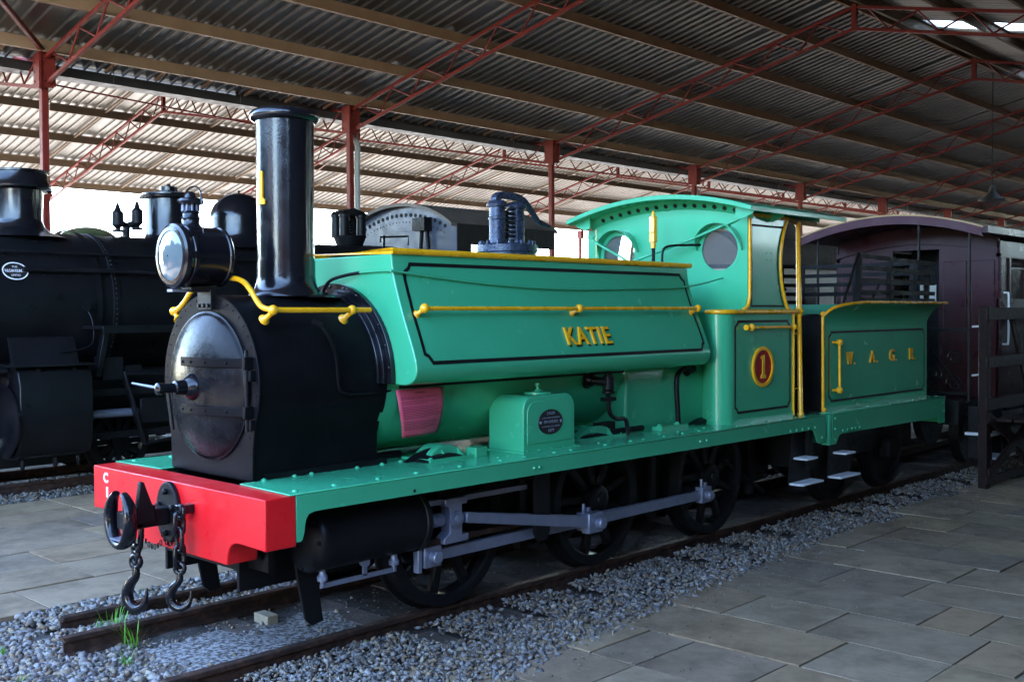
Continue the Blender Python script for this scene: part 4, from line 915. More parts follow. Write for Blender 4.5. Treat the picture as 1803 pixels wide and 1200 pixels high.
# --- chimney
CX = .815
a = MB(); a.lathe([(0,.235),(.012,.232),(.03,.212),(.055,.196),(.09,.187),(.12,.183),(.225,.182),(.226,.177),(.50,.176),(1.05,.181),(1.09,.182),(1.095,.200),(1.105,.213),(1.122,.219),(1.142,.216),(1.156,.204),(1.162,.19),(1.162,.165),(.9,.150),(.5,.15),(.5,.01)], (CX,0,2.015), (0,0,1), 72, cap=False)
chim = P(a, 'chimney', M['black_gloss'], smooth=40)
a = MB()
a.prism([(p[0]*.085, 2.58+p[1]*.205) for p in ONE], 'x', -.006, .006)
bm = bmesh.new(); me = bpy.data.meshes.new('x'); me.from_pydata(a.v, [], a.f); bm.from_mesh(me); bmesh.ops.triangulate(bm, faces=bm.faces)
bmesh.ops.subdivide_edges(bm, edges=[e for e in bm.edges if abs(e.verts[0].co.y-e.verts[1].co.y) > .02], cuts=2)
b = MB()
for v in bm.verts:
    th = PI-(-v.co.y)/.18*-1 if False else PI+v.co.y/.18
    rr = .1835+v.co.x; b.v.append((CX+rr*math.cos(th), rr*math.sin(th), v.co.z))
b.f = [tuple(v.index for v in f.verts) for f in bm.faces]; bm.free(); P(b, 'chimney_number', YL, chim, smooth=20)
a = MB(); a.cyl((CX+.10,0,2.006), (CX+.10,0,2.02), .26, .24, n=40); P(a, 'chimney_saddle', M['black_gloss'], chim)
# black blower pipe up to the tank front and lubricator pipe on the smokebox side
a = MB(); a.tube(smooth_path([(1.06,-.055,2.03),(1.06,-.06,2.06),(1.09,-.085,2.115),(1.14,-.15,2.145),(1.185,-.27,2.165)], 5), .011, 8); a.box(1.04,1.08,-.08,-.03,2.0,2.04); P(a, 'blower_pipe', BK)
a = MB(); a.tube(smooth_path([(.70,-.495,1.845),(.735,-.53,1.78),(.78,-.540,1.68),(.80,-.539,1.58),(.81,-.537,1.48),(.83,-.535,1.435),(.90,-.532,1.415),(1.08,-.52,1.41),(1.25,-.50,1.42)], 5), .0095, 8)
a.bar((.665,-.475,1.862), (.715,-.512,1.838), .03, .028); P(a, 'lubricator_pipe', M['smokebox_black'])
# --- handrail round the smokebox
a = MB(); right = [(1.04,-.555,1.925),(.9,-.555,1.925),(.5,-.55,1.925),(.375,-.54,1.927),(.335,-.51,1.932),(.33,-.455,1.948),(.335,-.40,1.985),(.34,-.33,2.045),(.355,-.23,2.095),(.362,-.10,2.118)]
a.tube(smooth_path(right+[(x, -y, z) for x, y, z in reversed(right)], 4), .0165, 10); hr = P(a, 'smokebox_handrail', YL, smooth=60)
for s in (-1, 1):
    for x in (.345, .905):
        a = MB(); a.sphere((x, s*.552, 1.925), .030, 14, 10, -1); a.lathe([(0,.034),(.012,.032),(.022,.018),(.06,.015),(.09,.018)], (x-.01, s*.472, 1.868 if True else 0), (.15, s*.85, .52), 12); P(a, 'handrail_stanchion', YL, hr, smooth=60)
# --- boiler barrel, bands, firebox
a = MB(); a.lathe([(0,.515),(2.6,.515)], (1.18,0,1.49), (1,0,0), 72, cap=False); P(a, 'boiler', G, smooth=50)
for x in (1.24, 1.78, 3.50):
    a = MB(); a.lathe([(0,.521),(.06,.521)], (x,0,1.49), (1,0,0), 72, cap=False); P(a, 'boiler_band', G, smooth=50)
fbx = [(-.52, FZ-.05), (-.55,1.1), (-.56,1.35), (-.53,1.55), (-.3,1.95), (.3,1.95), (.53,1.55), (.56,1.35), (.55,1.1), (.52, FZ-.05)]
a = MB(); a.prism(fbx, 'x', 3.60, 4.95); P(a, 'firebox', G, bevel=.02)
a = MB()
for x in (3.95, 4.2): a.rivet((x,-.62,FZ), (0,0,1), .03, .05)
a.box(3.93, 4.3, -.66, -.56, FZ, FZ+.03); a.box(1.2,3.6,-.5,.5,.93,.945); P(a, 'firebox_foot', G)
a = MB(); a.box(1.25, 3.9, -.47, .47, .85, .90); P(a, 'ash_tray', M['black_matt'])
# --- saddle tank
TP = [(.0,1.62),(.44,1.60),(.53,1.50),(.56,1.472),(.60,1.462),(.66,1.459),(.705,1.462),(.735,1.470),(.765,1.487),(.788,1.512),(.800,1.546),(.800,1.575),(.792,1.61),(.766,1.683),(.730,1.769),(.683,1.874),(.642,1.979),(.610,2.067),(.594,2.115),(.582,2.163),(.575,2.21),(.570,2.262),(.570,2.275)]
TX0, TX1 = 1.20, 4.42
tz = [p[1] for p in TP[10:]]; ty = [p[0] for p in TP[10:]]
def tank_y(z): return -interp(z, tz, ty)
ring = [(-y, z) for y, z in TP]+[(y, z) for y, z in reversed(TP[1:])]
a = MB(); a.prism(ring, 'x', TX0, TX1); tank = P(a, 'saddle_tank', G, smooth=25, bevel=.008)
a = MB(); a.tube([(TX1+.03,-.578,2.292),(TX0-.002,-.578,2.292),(TX0-.002,.578,2.292),(TX1+.03,.578,2.292)], .021, 10); P(a, 'tank_beading', YL, tank, smooth=60)
def lining(parent, loop, surf, wd, mat, name='lining', sub=14, lift=.0025):
    n = len(loop); out, inn = [], []
    ar = sum(loop[i][0]*loop[(i+1)%n][1]-loop[(i+1)%n][0]*loop[i][1] for i in range(n)); sg = 1 if ar > 0 else -1
    pin = []
    for i in range(n):
        p0, p1, p2 = Vector(loop[i-1]), Vector(loop[i]), Vector(loop[(i+1)%n])
        d1, d2 = (p1-p0).normalized(), (p2-p1).normalized(); n1, n2 = Vector((-d1.y, d1.x))*sg, Vector((-d2.y, d2.x))*sg
        m_ = n1+n2; m_ = m_/max(.3, m_.dot(n1)) if m_.length > 1e-6 else n1; pin.append(p1+m_*wd)
    mb = MB()
    for i in range(n):
        A, B, C, D = Vector(loop[i]), Vector(loop[(i+1)%n]), pin[(i+1)%n], pin[i]; k = max(1, int((B-A).length/.05)); k = min(k, 40)
        b0 = len(mb.v)
        for j in range(k+1):
            t = j/k; o_, i_ = A.lerp(B, t), D.lerp(C, t)
            mb.v += [(o_.x, surf(o_.y)-lift, o_.y), (i_.x, surf(i_.y)-lift, i_.y)]
        mb.f += [(b0+2*j, b0+2*j+2, b0+2*j+3, b0+2*j+1) for j in range(k)]
    return mb.build(name, mat, parent, smooth=60, recalc=False)
def box_loop(x0, x1, z0, z1, c): return [(x0+c, z1), (x0+c*.75, z1-c*.5), (x0, z1-c), (x0, z0+c), (x0+c*.5, z0+c*.75), (x0+c, z0), (x1-c, z0), (x1-c*.5, z0+c*.75), (x1, z0+c), (x1, z1-c), (x1-c*.75, z1-c*.5), (x1-c, z1)]
lining(tank, box_loop(1.275, 4.36, 1.585, 2.225, .06), tank_y, .024, M['line'])
text_side('KATIE', 2.662, 3.162, 1.662, .125, tank_y, M['line'], 'letter_shadow', tank, bold=.012, thick=.003)
text_side('KATIE', 2.645, 3.145, 1.676, .125, tank_y, YL, 'name_letters', tank, bold=.010, thick=.014, lift=.003)
a = MB(); a.tube(smooth_path([(1.33,-.73,1.933),(2.8,-.73,1.933),(4.345,-.73,1.935)], 3), .0145, 10); hr2 = P(a, 'tank_handrail', YL, tank, smooth=60)
for x in (1.33, 2.82, 4.335):
    a = MB(); a.sphere((x,-.73,1.934), .031, 14, 10, -1); a.lathe([(0,.03),(.01,.028),(.02,.014),(.075,.014)], (x-.015,-.665,1.895), (.15,-1,.5), 12); P(a, 'handrail_stanchion', YL, hr2, smooth=60)
# sagging rod along the tank
a = MB(); a.tube(smooth_path([(1.185,-.27,2.165),(1.19,-.45,2.17),(1.19,-.575,2.168),(1.25,-.60,2.16),(2.0,-.612,2.10),(2.75,-.625,2.075),(3.5,-.615,2.085),(4.35,-.61,2.115),(4.94,-.585,2.20)], 5), .008, 7); P(a, 'sagging_rod', G, smooth=60)
# safety valve on the tank (Ramsbottom type)
VX, VY = 2.83, 0.0
a = MB(); a.lathe([(0,.24),(.05,.24),(.055,.225),(.09,.225),(.10,.235),(.15,.235),(.155,.18),(.165,.17)], (VX,VY,2.27), (0,0,1), 36); sv = P(a, 'safety_valve', M['cast'], smooth=40)
a = MB()
for k in range(14): t = 2*PI*k/14; a.lathe([(0,.016),(.03,.016),(.035,.008)], (VX+.205*math.cos(t), VY+.205*math.sin(t), 2.42), (0,0,1), 6)
build_split(a, 'valve_bolt', M['cast'], sv)
for dx in (-.105, .105):
    a = MB(); a.lathe([(0,.066),(.02,.062),(.18,.062),(.185,.068),(.20,.068),(.205,.062),(.275,.060),(.28,.078),(.30,.082),(.315,.070),(.33,.05)], (VX+dx,VY,2.43), (0,0,1), 24); P(a, 'valve_column', M['cast'], sv, smooth=40)
a = MB(); a.tube([(VX+.035*math.cos(t), VY-.035+.035*math.sin(t), 2.46+.24*t/(2*PI*7)) for t in [2*PI*i/12 for i in range(12*7)]], .009, 6); P(a, 'valve_spring', BK, sv, smooth=60)
lv = smooth_path([(VX-.15,VY,2.76),(VX-.09,VY,2.795),(VX+.05,VY,2.80),(VX+.18,VY,2.775),(VX+.28,VY,2.70),(VX+.36,VY,2.625),(VX+.44,VY,2.60),(VX+.50,VY,2.595)], 4)
a = MB(); a.loft([[p+Vector((0,-w,-h)), p+Vector((0,w,-h)), p+Vector((0,w,h)), p+Vector((0,-w,h))] for p, w, h in [(p, interp(i, [0,8,28], [.032,.028,.014]), interp(i, [0,4,10,28], [.018,.030,.028,.010])) for i, p in enumerate(lv)]]); P(a, 'valve_lever', M['cast'], sv, bevel=.006)
# --- sandbox
def rounded_top(x0, x1, z0, z1, r): return [(x0,z0),(x1,z0)]+arc((x1-r, z1-r), r, 0, 90, 6)+arc((x0+r, z1-r), r, 90, 180, 6)
a = MB(); a.prism(rounded_top(2.18, 2.715, FZ, 1.335, .10), 'y', -.77, -.44); sbx = P(a, 'sandbox', G, bevel=.006)
a = MB(); a.prism(rounded_top(2.215, 2.68, FZ+.055, 1.30, .085), 'y', -.776, -.769); P(a, 'sandbox_panel', G, sbx, bevel=.003)
a = MB(); a.box(2.15, 2.745, -.80, -.43, FZ, FZ+.010)
for x in (2.2,2.32,2.45,2.58,2.7): a.rivet((x,-.785,FZ+.01), (0,0,1), .009, .006)
P(a, 'sandbox_foot', G, sbx)
a = MB(); a.lathe([(0,.095),(.012,.095),(.016,.03),(.022,.022),(.03,.012),(.045,.010),(.05,.018),(.062,.022),(.074,.018),(.08,.008)], (2.49,-.62,1.335), (0,0,1), 24); P(a, 'sandbox_lid', G, sbx, smooth=40)
a = MB(); a.prism([(2.447+.128*math.cos(2*PI*i/40), 1.147+.088*math.sin(2*PI*i/40)) for i in range(40)], 'y', -.782, -.774); pt_ = P(a, 'maker_plate', M['brass_dark'], sbx, bevel=.003)
pw = lambda z: -.782
for txt, x0, x1, z, h in (('27629', 2.405, 2.485, 1.198, .020), ('ENGINEERS', 2.375, 2.52, 1.14, .020), ('1879', 2.42, 2.478, 1.078, .022)):
    text_side(txt, x0, x1, z, h, pw, M['silver'], 'plate_lettering', pt_, bold=.0, thick=.003, lift=.0)
a = MB()
for z, n, x0 in ((1.172, 15, 2.355), (1.112, 15, 2.355)):
    for k in range(n): a.box(x0+.0125*k, x0+.0125*k+.006, -.7845, -.781, z, z+.010*random.uniform(.6, 1.1))
for x in (2.342, 2.552): a.rivet((x,-.782,1.147), (0,-1,0), .012, .006)
P(a, 'plate_lettering', M['silver'], pt_)
# --- low covers over the wheels on the footplate
for x0, x1 in ((1.45, 1.87), (2.92, 3.50)):
    a = MB(); a.box(x0, x1, -.64, -.36, FZ, FZ+.018)
    hump = [(x0+.05+(x1-x0-.12)*t, FZ+.018+.075*math.sin(PI*t)**.8) for t in [k/10 for k in range(11)]]
    a.prism(hump, 'y', -.58, -.42)
    for t in (.35, .7): xx = x0+(x1-x0)*t; a.prism([(-.63, FZ+.018), (-.58, FZ+.018), (-.58, FZ+.018+.05)], 'x', xx, xx+.008)
    for x in (x0+.03, (x0+x1)/2, x1-.05): a.rivet((x,-.61,FZ+.018), (0,0,1), .016, .010)
    P(a, 'wheel_cover', G, smooth=50)
a = MB(); a.box(1.84, 1.94, -.66, -.56, FZ, FZ+.06); P(a, 'footplate_block', G, bevel=.003)
# --- clack valve, pipes
a = MB(); a.lathe([(0,.068),(.02,.068),(.025,.05),(.06,.045),(.065,.032),(.18,.032)], (3.17,-.50,1.395), (.25,-1,-.10), 20); a.lathe([(0,.016),(.02,.02),(.03,.05),(.045,.05),(.05,.035),(.06,.045),(.155,.045),(.16,.030),(.175,.030),(.18,.01)], (3.24,-.66,1.265), (0,0,1), 18)
a.box(3.18,3.30,-.69,-.63,1.235,1.265); a.tube(smooth_path([(3.24,-.66,1.27),(3.245,-.66,1.19),(3.27,-.66,1.13),(3.36,-.65,1.09),(3.47,-.64,1.08),(3.50,-.64,1.02),(3.50,-.64,FZ)], 4), .017, 8)
P(a, 'clack_valve', BK, smooth=40)
a = MB(); a.box(3.25,3.45,-.56,-.50,FZ,1.06); a.cyl((3.35,-.60,FZ+.035),(3.75,-.60,FZ+.035),.022,n=8); P(a, 'injector', BK)
a = MB(); a.tube(smooth_path([(4.42,-.60,1.44),(4.30,-.62,1.435),(4.22,-.62,1.40),(4.19,-.62,1.33),(4.20,-.62,1.15),(4.22,-.62,FZ)], 5), .021, 10); a.cyl((4.36,-.60,1.40),(4.46,-.60,1.43),.035,n=10); P(a, 'feed_pipe', BK, smooth=60)
a = MB(); a.box(1.3,4.3,-.53,-.50,1.43,1.45); P(a, 'tank_bracket', BK)
a = MB(); a.cyl((1.19,-.15,FZ-.01),(1.55,-.22,FZ+.01),.03,n=10); a.cyl((1.19,.15,FZ-.01),(1.55,.22,FZ+.01),.03,n=10); build_split(a, 'steam_pipe', BK, loco)

# --- cab
CF, CS = 4.95, .832                          # upper front wall, upper half width
LS = .835                                   # lower side
def plan(s=1, inset=0):
    pts = [(4.95,-.22),(4.78,-.42),(4.66,-.57),(4.59,-.68)]
    pts += [(4.71+.14*math.cos(R_(t))-.0, -.695+.14*math.sin(R_(t))) for t in (190,205,220,235,250,262,270)]
    pts += [(4.72,-LS),(5.0,-LS),(5.72,-LS)]
    return pts
PLAN = smooth_path([Vector((x, y, 0)) for x, y in plan()[:5]], 3)[:-1]+[Vector((x, y, 0)) for x, y in plan()[4:]]
for s in (1, -1):
    a = MB(); a.loft([[Vector((p.x, p.y*s, z)) for p in PLAN]+[Vector((p.x+.012, (p.y+.012)*s, z)) for p in reversed(PLAN)] for z in (FZ, 1.90)]); cs = P(a, 'cab_side', G, smooth=45)
    if s == 1: sd = cs
    a = MB(); a.loft([[Vector((p.x, p.y*s, z)) for p in PLAN]+[Vector((5.0, -.3*s, z))] for z in (1.885, 1.90)]); P(a, 'cab_ledge', G, cs)
    a = MB(); a.loft([[Vector((p.x-.0, (p.y-.005)*s, z)) for p in PLAN] for z in (FZ, FZ+.05)], ring_closed=False, cap=False); P(a, 'cab_foot_angle', G, cs, smooth=45)
    a = MB(); a.tube([Vector((p.x, (p.y-.012)*s, 1.905)) for p in PLAN[7:]]+[Vector((5.84, -(LS+.012)*s, 1.905))], .021, 10); P(a, 'cab_waist_rail', YL, cs, smooth=60)
    # upper sheet between the beadings
    up = [(4.955,1.915),(4.97,2.0),(4.97,2.725),(5.60,2.735),(5.545,2.62),(5.50,2.47),(5.485,2.33),(5.50,2.18),(5.545,2.04),(5.60,1.93),(5.62,1.915)]
    if s < 0: up = [(x-(.22 if x > 5.4 else 0), z) for x, z in up]
    a = MB(); a.prism(up, 'y', -LS*s, -(LS-.01)*s); us = P(a, 'cab_upper_side', G, cs)
    a = MB(); a.tube(smooth_path([(4.87,-(LS+.004)*s,1.925),(4.93,-(LS+.004)*s,1.95),(4.96,-(LS+.004)*s,2.03),(4.965,-(LS+.004)*s,2.2),(4.965,-(LS+.004)*s,2.5),(4.965,-(LS+.004)*s,2.735)], 4), .0165, 8)
    a.tube(smooth_path([(5.66,-(LS+.004)*s,1.92),(5.61,-(LS+.004)*s,1.935),(5.545,-(LS+.004)*s,2.05),(5.50,-(LS+.004)*s,2.19),(5.485,-(LS+.004)*s,2.33),(5.50,-(LS+.004)*s,2.48),(5.545,-(LS+.004)*s,2.63),(5.61,-(LS+.004)*s,2.735)], 4), .0165, 8)
    a.bar((4.965,-(LS+.004)*s,2.738),(5.62,-(LS+.004)*s,2.738),.03,.028); P(a, 'cab_side_beading', YL, cs, smooth=60)
    # rear post
    a = MB(); a.lathe([(0,.032),(.02,.032),(.03,.025),(.9,.022),(.93,.03),(.955,.045),(.98,.030),(1.0,.024),(1.72,.019),(1.74,.028),(1.77,.028)], (5.86,-LS*s,FZ), (-.03,0,1), 14); P(a, 'cab_post', YL, cs, smooth=50)
    a = MB(); a.box(5.712,5.724,-(LS+.016)*s if s > 0 else LS+.0,-(LS)*s if s > 0 else LS+.016,FZ+.01,1.89); P(a, 'panel_edge', YL, cs)
    for z in (1.2, 1.7):
        a = MB(); a.cyl((5.72,-LS*s,z),(5.87,-LS*s,z),.006,n=6); P(a, 'post_stay', YL, cs)
lat = lambda z: -LS
lining(sd, box_loop(4.725, 5.672, 1.035, 1.832, .05), lat, .022, M['line'])
uloop = [(5.0,1.945),(5.0,2.66),(5.56,2.665),(5.51,2.58),(5.47,2.47),(5.455,2.33),(5.47,2.19),(5.51,2.05),(5.57,1.945)]
lining(sd, [(x-.01, z) for x, z in uloop], lat, .018, M['line'])
a = MB(); a.cyl((4.90,-.885,1.77),(5.645,-.885,1.765),.013,n=10); a.sphere((4.92,-.885,1.77),.032,12,8,-1); a.sphere((5.645,-.885,1.765),.03,12,8,-1)
a.cyl((4.84,-.88,1.77),(4.90,-.885,1.77),.014,n=8); a.cyl((4.92,-.885,1.77),(4.92,-LS,1.77),.013,n=8); a.cyl((5.645,-.885,1.765),(5.645,-LS,1.765),.013,n=8); a.cyl((4.838,-.88,1.77),(4.850,-.88,1.77),.024,n=10); P(a, 'cab_handrail', YL, sd, smooth=50)
oval = lambda r: [(5.17+r*1.0*math.cos(2*PI*i/44), 1.424+r*1.0*math.sin(2*PI*i/44)) for i in range(44)]
a = MB(); o_, i_ = oval(.178), oval(.146); n_ = 44
for y in (-LS-.022,-LS-.001): a.v += [(p[0], y, p[1]) for p in o_]+[(p[0], y, p[1]) for p in i_]
for i in range(n_):
    j = (i+1) % n_; a.f += [(i, j, n_+j, n_+i), (2*n_+i, 3*n_+i, 3*n_+j, 2*n_+j), (i, 2*n_+i, 2*n_+j, j), (n_+i, n_+j, 3*n_+j, 3*n_+i)]
npl = P(a, 'number_plate', YL, sd, smooth=40, bevel=.003, seg=1)
a = MB(); a.prism(oval(.147), 'y', -LS-.010, -LS-.001); P(a, 'number_plate_field', M['plate_red'], npl)
a = MB(); a.prism([(5.175+p[0]*.085, 1.322+p[1]*.205) for p in ONE], 'y', -LS-.018, -LS-.009); P(a, 'number_one', YL, npl, bevel=.002, seg=1)
a = MB(); a.rivet((5.05,-LS-.010,1.424),(0,-1,0),.009,.006); a.rivet((5.29,-LS-.010,1.424),(0,-1,0),.009,.006); build_split(a, 'plate_screw', M['red'], npl)
a = MB()
for i in range(40): 
    x = 4.70+i*.0255; a.rivet((x,-LS-.005,FZ+.03),(0,-1,0),.006,.004)
for p in PLAN[4:-3]:
    a.rivet((p.x-.004, p.y-.006, FZ+.03), (-.5,-1,0), .006, .004)
for z in (2.0,2.1,2.2,2.3,2.4): a.rivet((5.10,-LS,z),(0,-1,0),.006,.004)
for x in (5.25,5.33): 
    for z in (2.36,2.42): a.rivet((x,-LS,z),(0,-1,0),.008,.005)
for x in (5.42,5.50): a.rivet((x,-LS,1.69),(0,-1,0),.010,.006)
for x in (4.80,4.95,5.1,5.25,5.4,5.55): a.rivet((x,-LS-.026,1.905),(0,-1,0),.007,.005)
for i in range(26): a.rivet((CF-.001, -.78+.012+i*.03, 1.945), (-1,0,0), .005, .004)
tag(P(a, 'cab_rivets', G, sd), kind='stuff')
# upper front wall with two round windows: ring sectors stitched around the holes
WY, WZ, WR = .555, 2.45, .192
def roof_z(y): return 2.945-.155*(abs(y)/1.0)**2
a = MB()
def front_wall(mb, x):
    N = 32
    for s in (1, -1):
        cy_ = s*WY; ins = [(cy_+WR*math.cos(2*PI*i/N), WZ+WR*math.sin(2*PI*i/N)) for i in range(N)]
        outp = []
        y_lo, y_hi = (0, CS) if s > 0 else (-CS, 0)
        for i in range(N):
            c, q = math.cos(2*PI*i/N), math.sin(2*PI*i/N); t = 9
            if c > 1e-6: t = min(t, (y_hi-cy_)/c)
            if c < -1e-6: t = min(t, (y_lo-cy_)/c)
            if q < -1e-6: t = min(t, (1.89-WZ)/q)
            y_, z_ = cy_+t*c, WZ+t*q
            if q > 0:
                lo, hi = 0, t
                for _ in range(30):
                    md = (lo+hi)/2
                    if WZ+md*q > roof_z(cy_+md*c)-.10: hi = md
                    else: lo = md
                y_, z_ = cy_+lo*c, WZ+lo*q
            outp.append((y_, z_))
        b0 = len(mb.v); mb.v += [(x, *p) for p in ins]+[(x, *p) for p in outp]
        mb.f += [(b0+i, b0+(i+1)%N, b0+N+(i+1)%N, b0+N+i) for i in range(N)]
        # corners
        for yy, zz in ((y_lo, 1.89), (y_hi, 1.89)):
            best = [i for i in range(N) if (abs(outp[i][0]-yy) < 1e-6) or abs(outp[i][1]-zz) < 1e-6]
            for i in range(N):
                j = (i+1) % N
                A, B = outp[i], outp[j]
                if abs(A[0]-B[0]) > 1e-6 and abs(A[1]-B[1]) > 1e-6 and ((abs(A[0]-yy) < 1e-6 and abs(B[1]-zz) < 1e-6) or (abs(B[0]-yy) < 1e-6 and abs(A[1]-zz) < 1e-6)):
                    k = len(mb.v); mb.v += [(x, *A), (x, yy, zz), (x, *B)]; mb.f.append((k, k+1, k+2))
front_wall(a, CF); 
cfm = P(a, 'cab_front', G, smooth=0); cfm.modifiers.new('thick', 'SOLIDIFY').thickness = .01
# sealing strip above the windows to the roof, with a row of holes
a = MB(); ys = [-CS-.06+ (2*CS+.12)*k/28 for k in range(29)]
a.loft([[Vector((CF-.005, y, roof_z(y)-.125)), Vector((CF-.065, y, roof_z(y)-.035)), Vector((CF-.053, y, roof_z(y)-.03)), Vector((CF+.006, y, roof_z(y)-.125))] for y in ys]); cv = P(a, 'cab_cove', G, cfm, smooth=60)
a = MB()
for k in range(15):
    y = .725-k*.1035; zc = roof_z(y)-.082; a.lathe([(0,.021),(.004,.021)], (CF-.036, y, zc), (-.09,0,-.06), 14)
build_split(a, 'vent_hole', M['hole'], cv, smooth=0)
a = MB()
for y, z, r in ((.24,2.735,.025),(-.02,2.755,.034),(-.255,2.74,.026),(-.10,2.575,.018),(-.585,2.185,.022)): a.lathe([(0,r),(.003,r)], (CF-.002, y, z), (-1,0,0), 16)
build_split(a, 'wall_hole', M['hole'], cfm, smooth=0)
for s in (1, -1):
    a = MB(); N = 36
    for r0, r1, xa in ((.182, .212, CF-.014),):
        a.lathe([(0, r0), (0, r1), (.018, r1), (.018, r0)], (CF-.012, s*WY, WZ), (1,0,0), 40, cap=False)
    wf = P(a, 'window_rim', G, cfm, smooth=40)
    a = MB(); a.lathe([(0,.190),(.004,.190)], (CF+.004, s*WY, WZ), (1,0,0), 36); P(a, 'window_pane', M['glass'], cfm, smooth=0)
    a = MB(); hood = [R_(t) for t in range(-8 if s > 0 else 0, 189 if s < 0 else 181, 8)]
    rg = []
    for t in hood:
        dpt = .10*min(1, .35+1.3*max(0, math.sin(t))); r = .222
        rg.append([Vector((CF, s*WY+r*math.cos(t), WZ+r*math.sin(t))), Vector((CF-dpt, s*WY+(r+.006)*math.cos(t), WZ+(r+.006)*math.sin(t))), Vector((CF-dpt, s*WY+(r+.013)*math.cos(t), WZ+(r+.013)*math.sin(t))), Vector((CF, s*WY+(r+.010)*math.cos(t), WZ+(r+.010)*math.sin(t)))])
    a.loft(rg); P(a, 'window_hood', G, cfm, smooth=40)
a = MB(); a.box(4.99, 5.01, .83, .98, 1.95, 2.70); P(a, 'side_weather_sheet', G)
a = MB(); a.tube(smooth_path([(4.88,.80,2.64),(4.85,.80,2.60),(4.80,.70,2.555),(4.74,.40,2.425),(4.70,.25,2.36)], 4), .013, 8); P(a, 'window_stay', G, smooth=60)
a = MB(); a.tube([(4.70,.30,2.345),(4.86,-.30,2.545),(4.95,-.80,2.725)], .014, 8); P(a, 'window_stay', G, smooth=60)
a = MB(); a.tube(smooth_path([(4.62,-.17,2.29),(4.63,-.17,2.44),(4.68,-.20,2.485),(4.80,-.28,2.495),(4.95,-.36,2.50)], 4), .011, 8); P(a, 'cab_pipe', BK, smooth=60)
# whistle
a = MB(); a.cyl((4.62,-.075,2.28),(4.62,-.075,2.50),.016,n=10); wh = P(a, 'whistle', M['black_gloss'])
a = MB(); a.lathe([(0,.022),(.05,.024),(.055,.036),(.13,.036),(.135,.030),(.137,.030),(.14,.036),(.275,.036),(.28,.020),(.31,.014),(.33,.006)], (4.62,-.075,2.47), (0,0,1), 8); P(a, 'whistle_bell', YL, wh, smooth=20)
# roof
a = MB(); ys = [-1.01+2.02*k/30 for k in range(31)]
a.loft([[Vector((4.70 , y, roof_z(y)-.042)), Vector((4.70, y, roof_z(y))), Vector((6.42, y, roof_z(y))), Vector((6.42, y, roof_z(y)-.042))] for y in ys]); rf = P(a, 'cab_roof', G, smooth=30, bevel=.004, seg=1)
a = MB()
for x in (4.80, 5.3): 
    for s in (-1, 1): a.prism([(s*.80, roof_z(.8)-.04), (s*.985, roof_z(.98)-.04), (s*.97, roof_z(.98)-.065), (s*.86, roof_z(.9)-.13), (s*.80, roof_z(.8)-.14)], 'x', x, x+.012)
build_split(a, 'roof_bracket', G, rf)
for s in (-1, 1):
    a = MB(); a.box(5.0, 6.25, s*.80-.02, s*.80+.02, 2.745, 2.83); P(a, 'roof_rail', G, rf)
    a = MB(); a.box(5.62, 6.15, s*.835-.012, s*.835+.012, 2.70, 2.742); P(a, 'roof_end_rail', M['tan_edge'], rf)
# cab floor and backhead
a = MB(); a.box(4.98, 6.15, -.82, .82, FZ-.02, FZ+.005); P(a, 'cab_floor', M['black_matt'])
a = MB(); a.prism(fbx, 'x', 4.95, 5.1); P(a, 'backhead', M['black_matt'])
a = MB(); a.cyl((5.95,-.42,1.90),(5.95,-.42,2.15),.014,n=8); a.box(5.91,5.99,-.45,-.39,1.88,1.92); rl = P(a, 'regulator_lever', BK)
a = MB(); a.cyl((5.95,-.42,2.02),(5.955,-.42,2.20),.020,n=10); P(a, 'lever_grip', YL, rl)

# --- wheels and motion
WX = (1.615, 3.15, 4.685); WRD = .498
def wheel(s):
    y = s*.5685; a = MB()
    a.lathe([(-.075*1, WRD+.03),(-.055, WRD+.03),(-.045, WRD+.002),(.055, WRD-.004),(.06, WRD-.012),(.06, WRD-.07),(.05, WRD-.085),(-.05, WRD-.085),(-.075, WRD-.03)], (WX[0], y, WRD), (0, s, 0), 56, cap=False)
    w = P(a, 'wheel', BK, smooth=30)
    a = MB(); a.lathe([(-.07,.11),(.075,.11),(.09,.085),(.09,.04),(.1,.035),(.1,.001)], (WX[0], y, WRD), (0, s, 0), 24); cph = (-.245, -.115); a.lathe([(-.03,.085),(.085,.085)], (WX[0]+cph[0], y, WRD+cph[1]), (0, s, 0), 20); P(a, 'hub', BK, w)
    for k in range(9):
        t = 2*PI*k/9+.3; c_, s_ = math.cos(t), math.sin(t); a = MB()
        a.bar((WX[0]+.09*c_, y, WRD+.09*s_), (WX[0]+.43*c_, y, WRD+.43*s_), .07, .055, (0,1,0)); P(a, 'spoke', BK, w, bevel=.012, seg=1)
    return w
for s in (-1, 1):
    w0 = wheel(s)
    for k in (1, 2): dup(w0, (WX[k]-WX[0], 0, 0), loco)
for x in WX:
    a = MB(); a.cyl((x,-.56,WRD),(x,.56,WRD),.075,n=14); P(a, 'axle', BK)
PIN = [(x-.245, WRD-.115) for x in WX]; S_ = M['silver']
def rod(p, q, y0, y1, h0, h1, name):
    a = MB(); d = Vector((q[0]-p[0], 0, q[1]-p[1])).normalized(); n = Vector((-d.z, 0, d.x)); A, B = Vector((p[0],0,p[1])), Vector((q[0],0,q[1]))
    def ringat(c, h): return [c+n*h+Vector((0,y0,0)), c-n*h+Vector((0,y0,0)), c-n*h+Vector((0,y1,0)), c+n*h+Vector((0,y1,0))]
    a.loft([ringat(A, h0), ringat(A.lerp(B,.05), h0), ringat(A.lerp(B,.95), h1), ringat(B, h1)]); return P(a, name, S_, bevel=.004, seg=1)
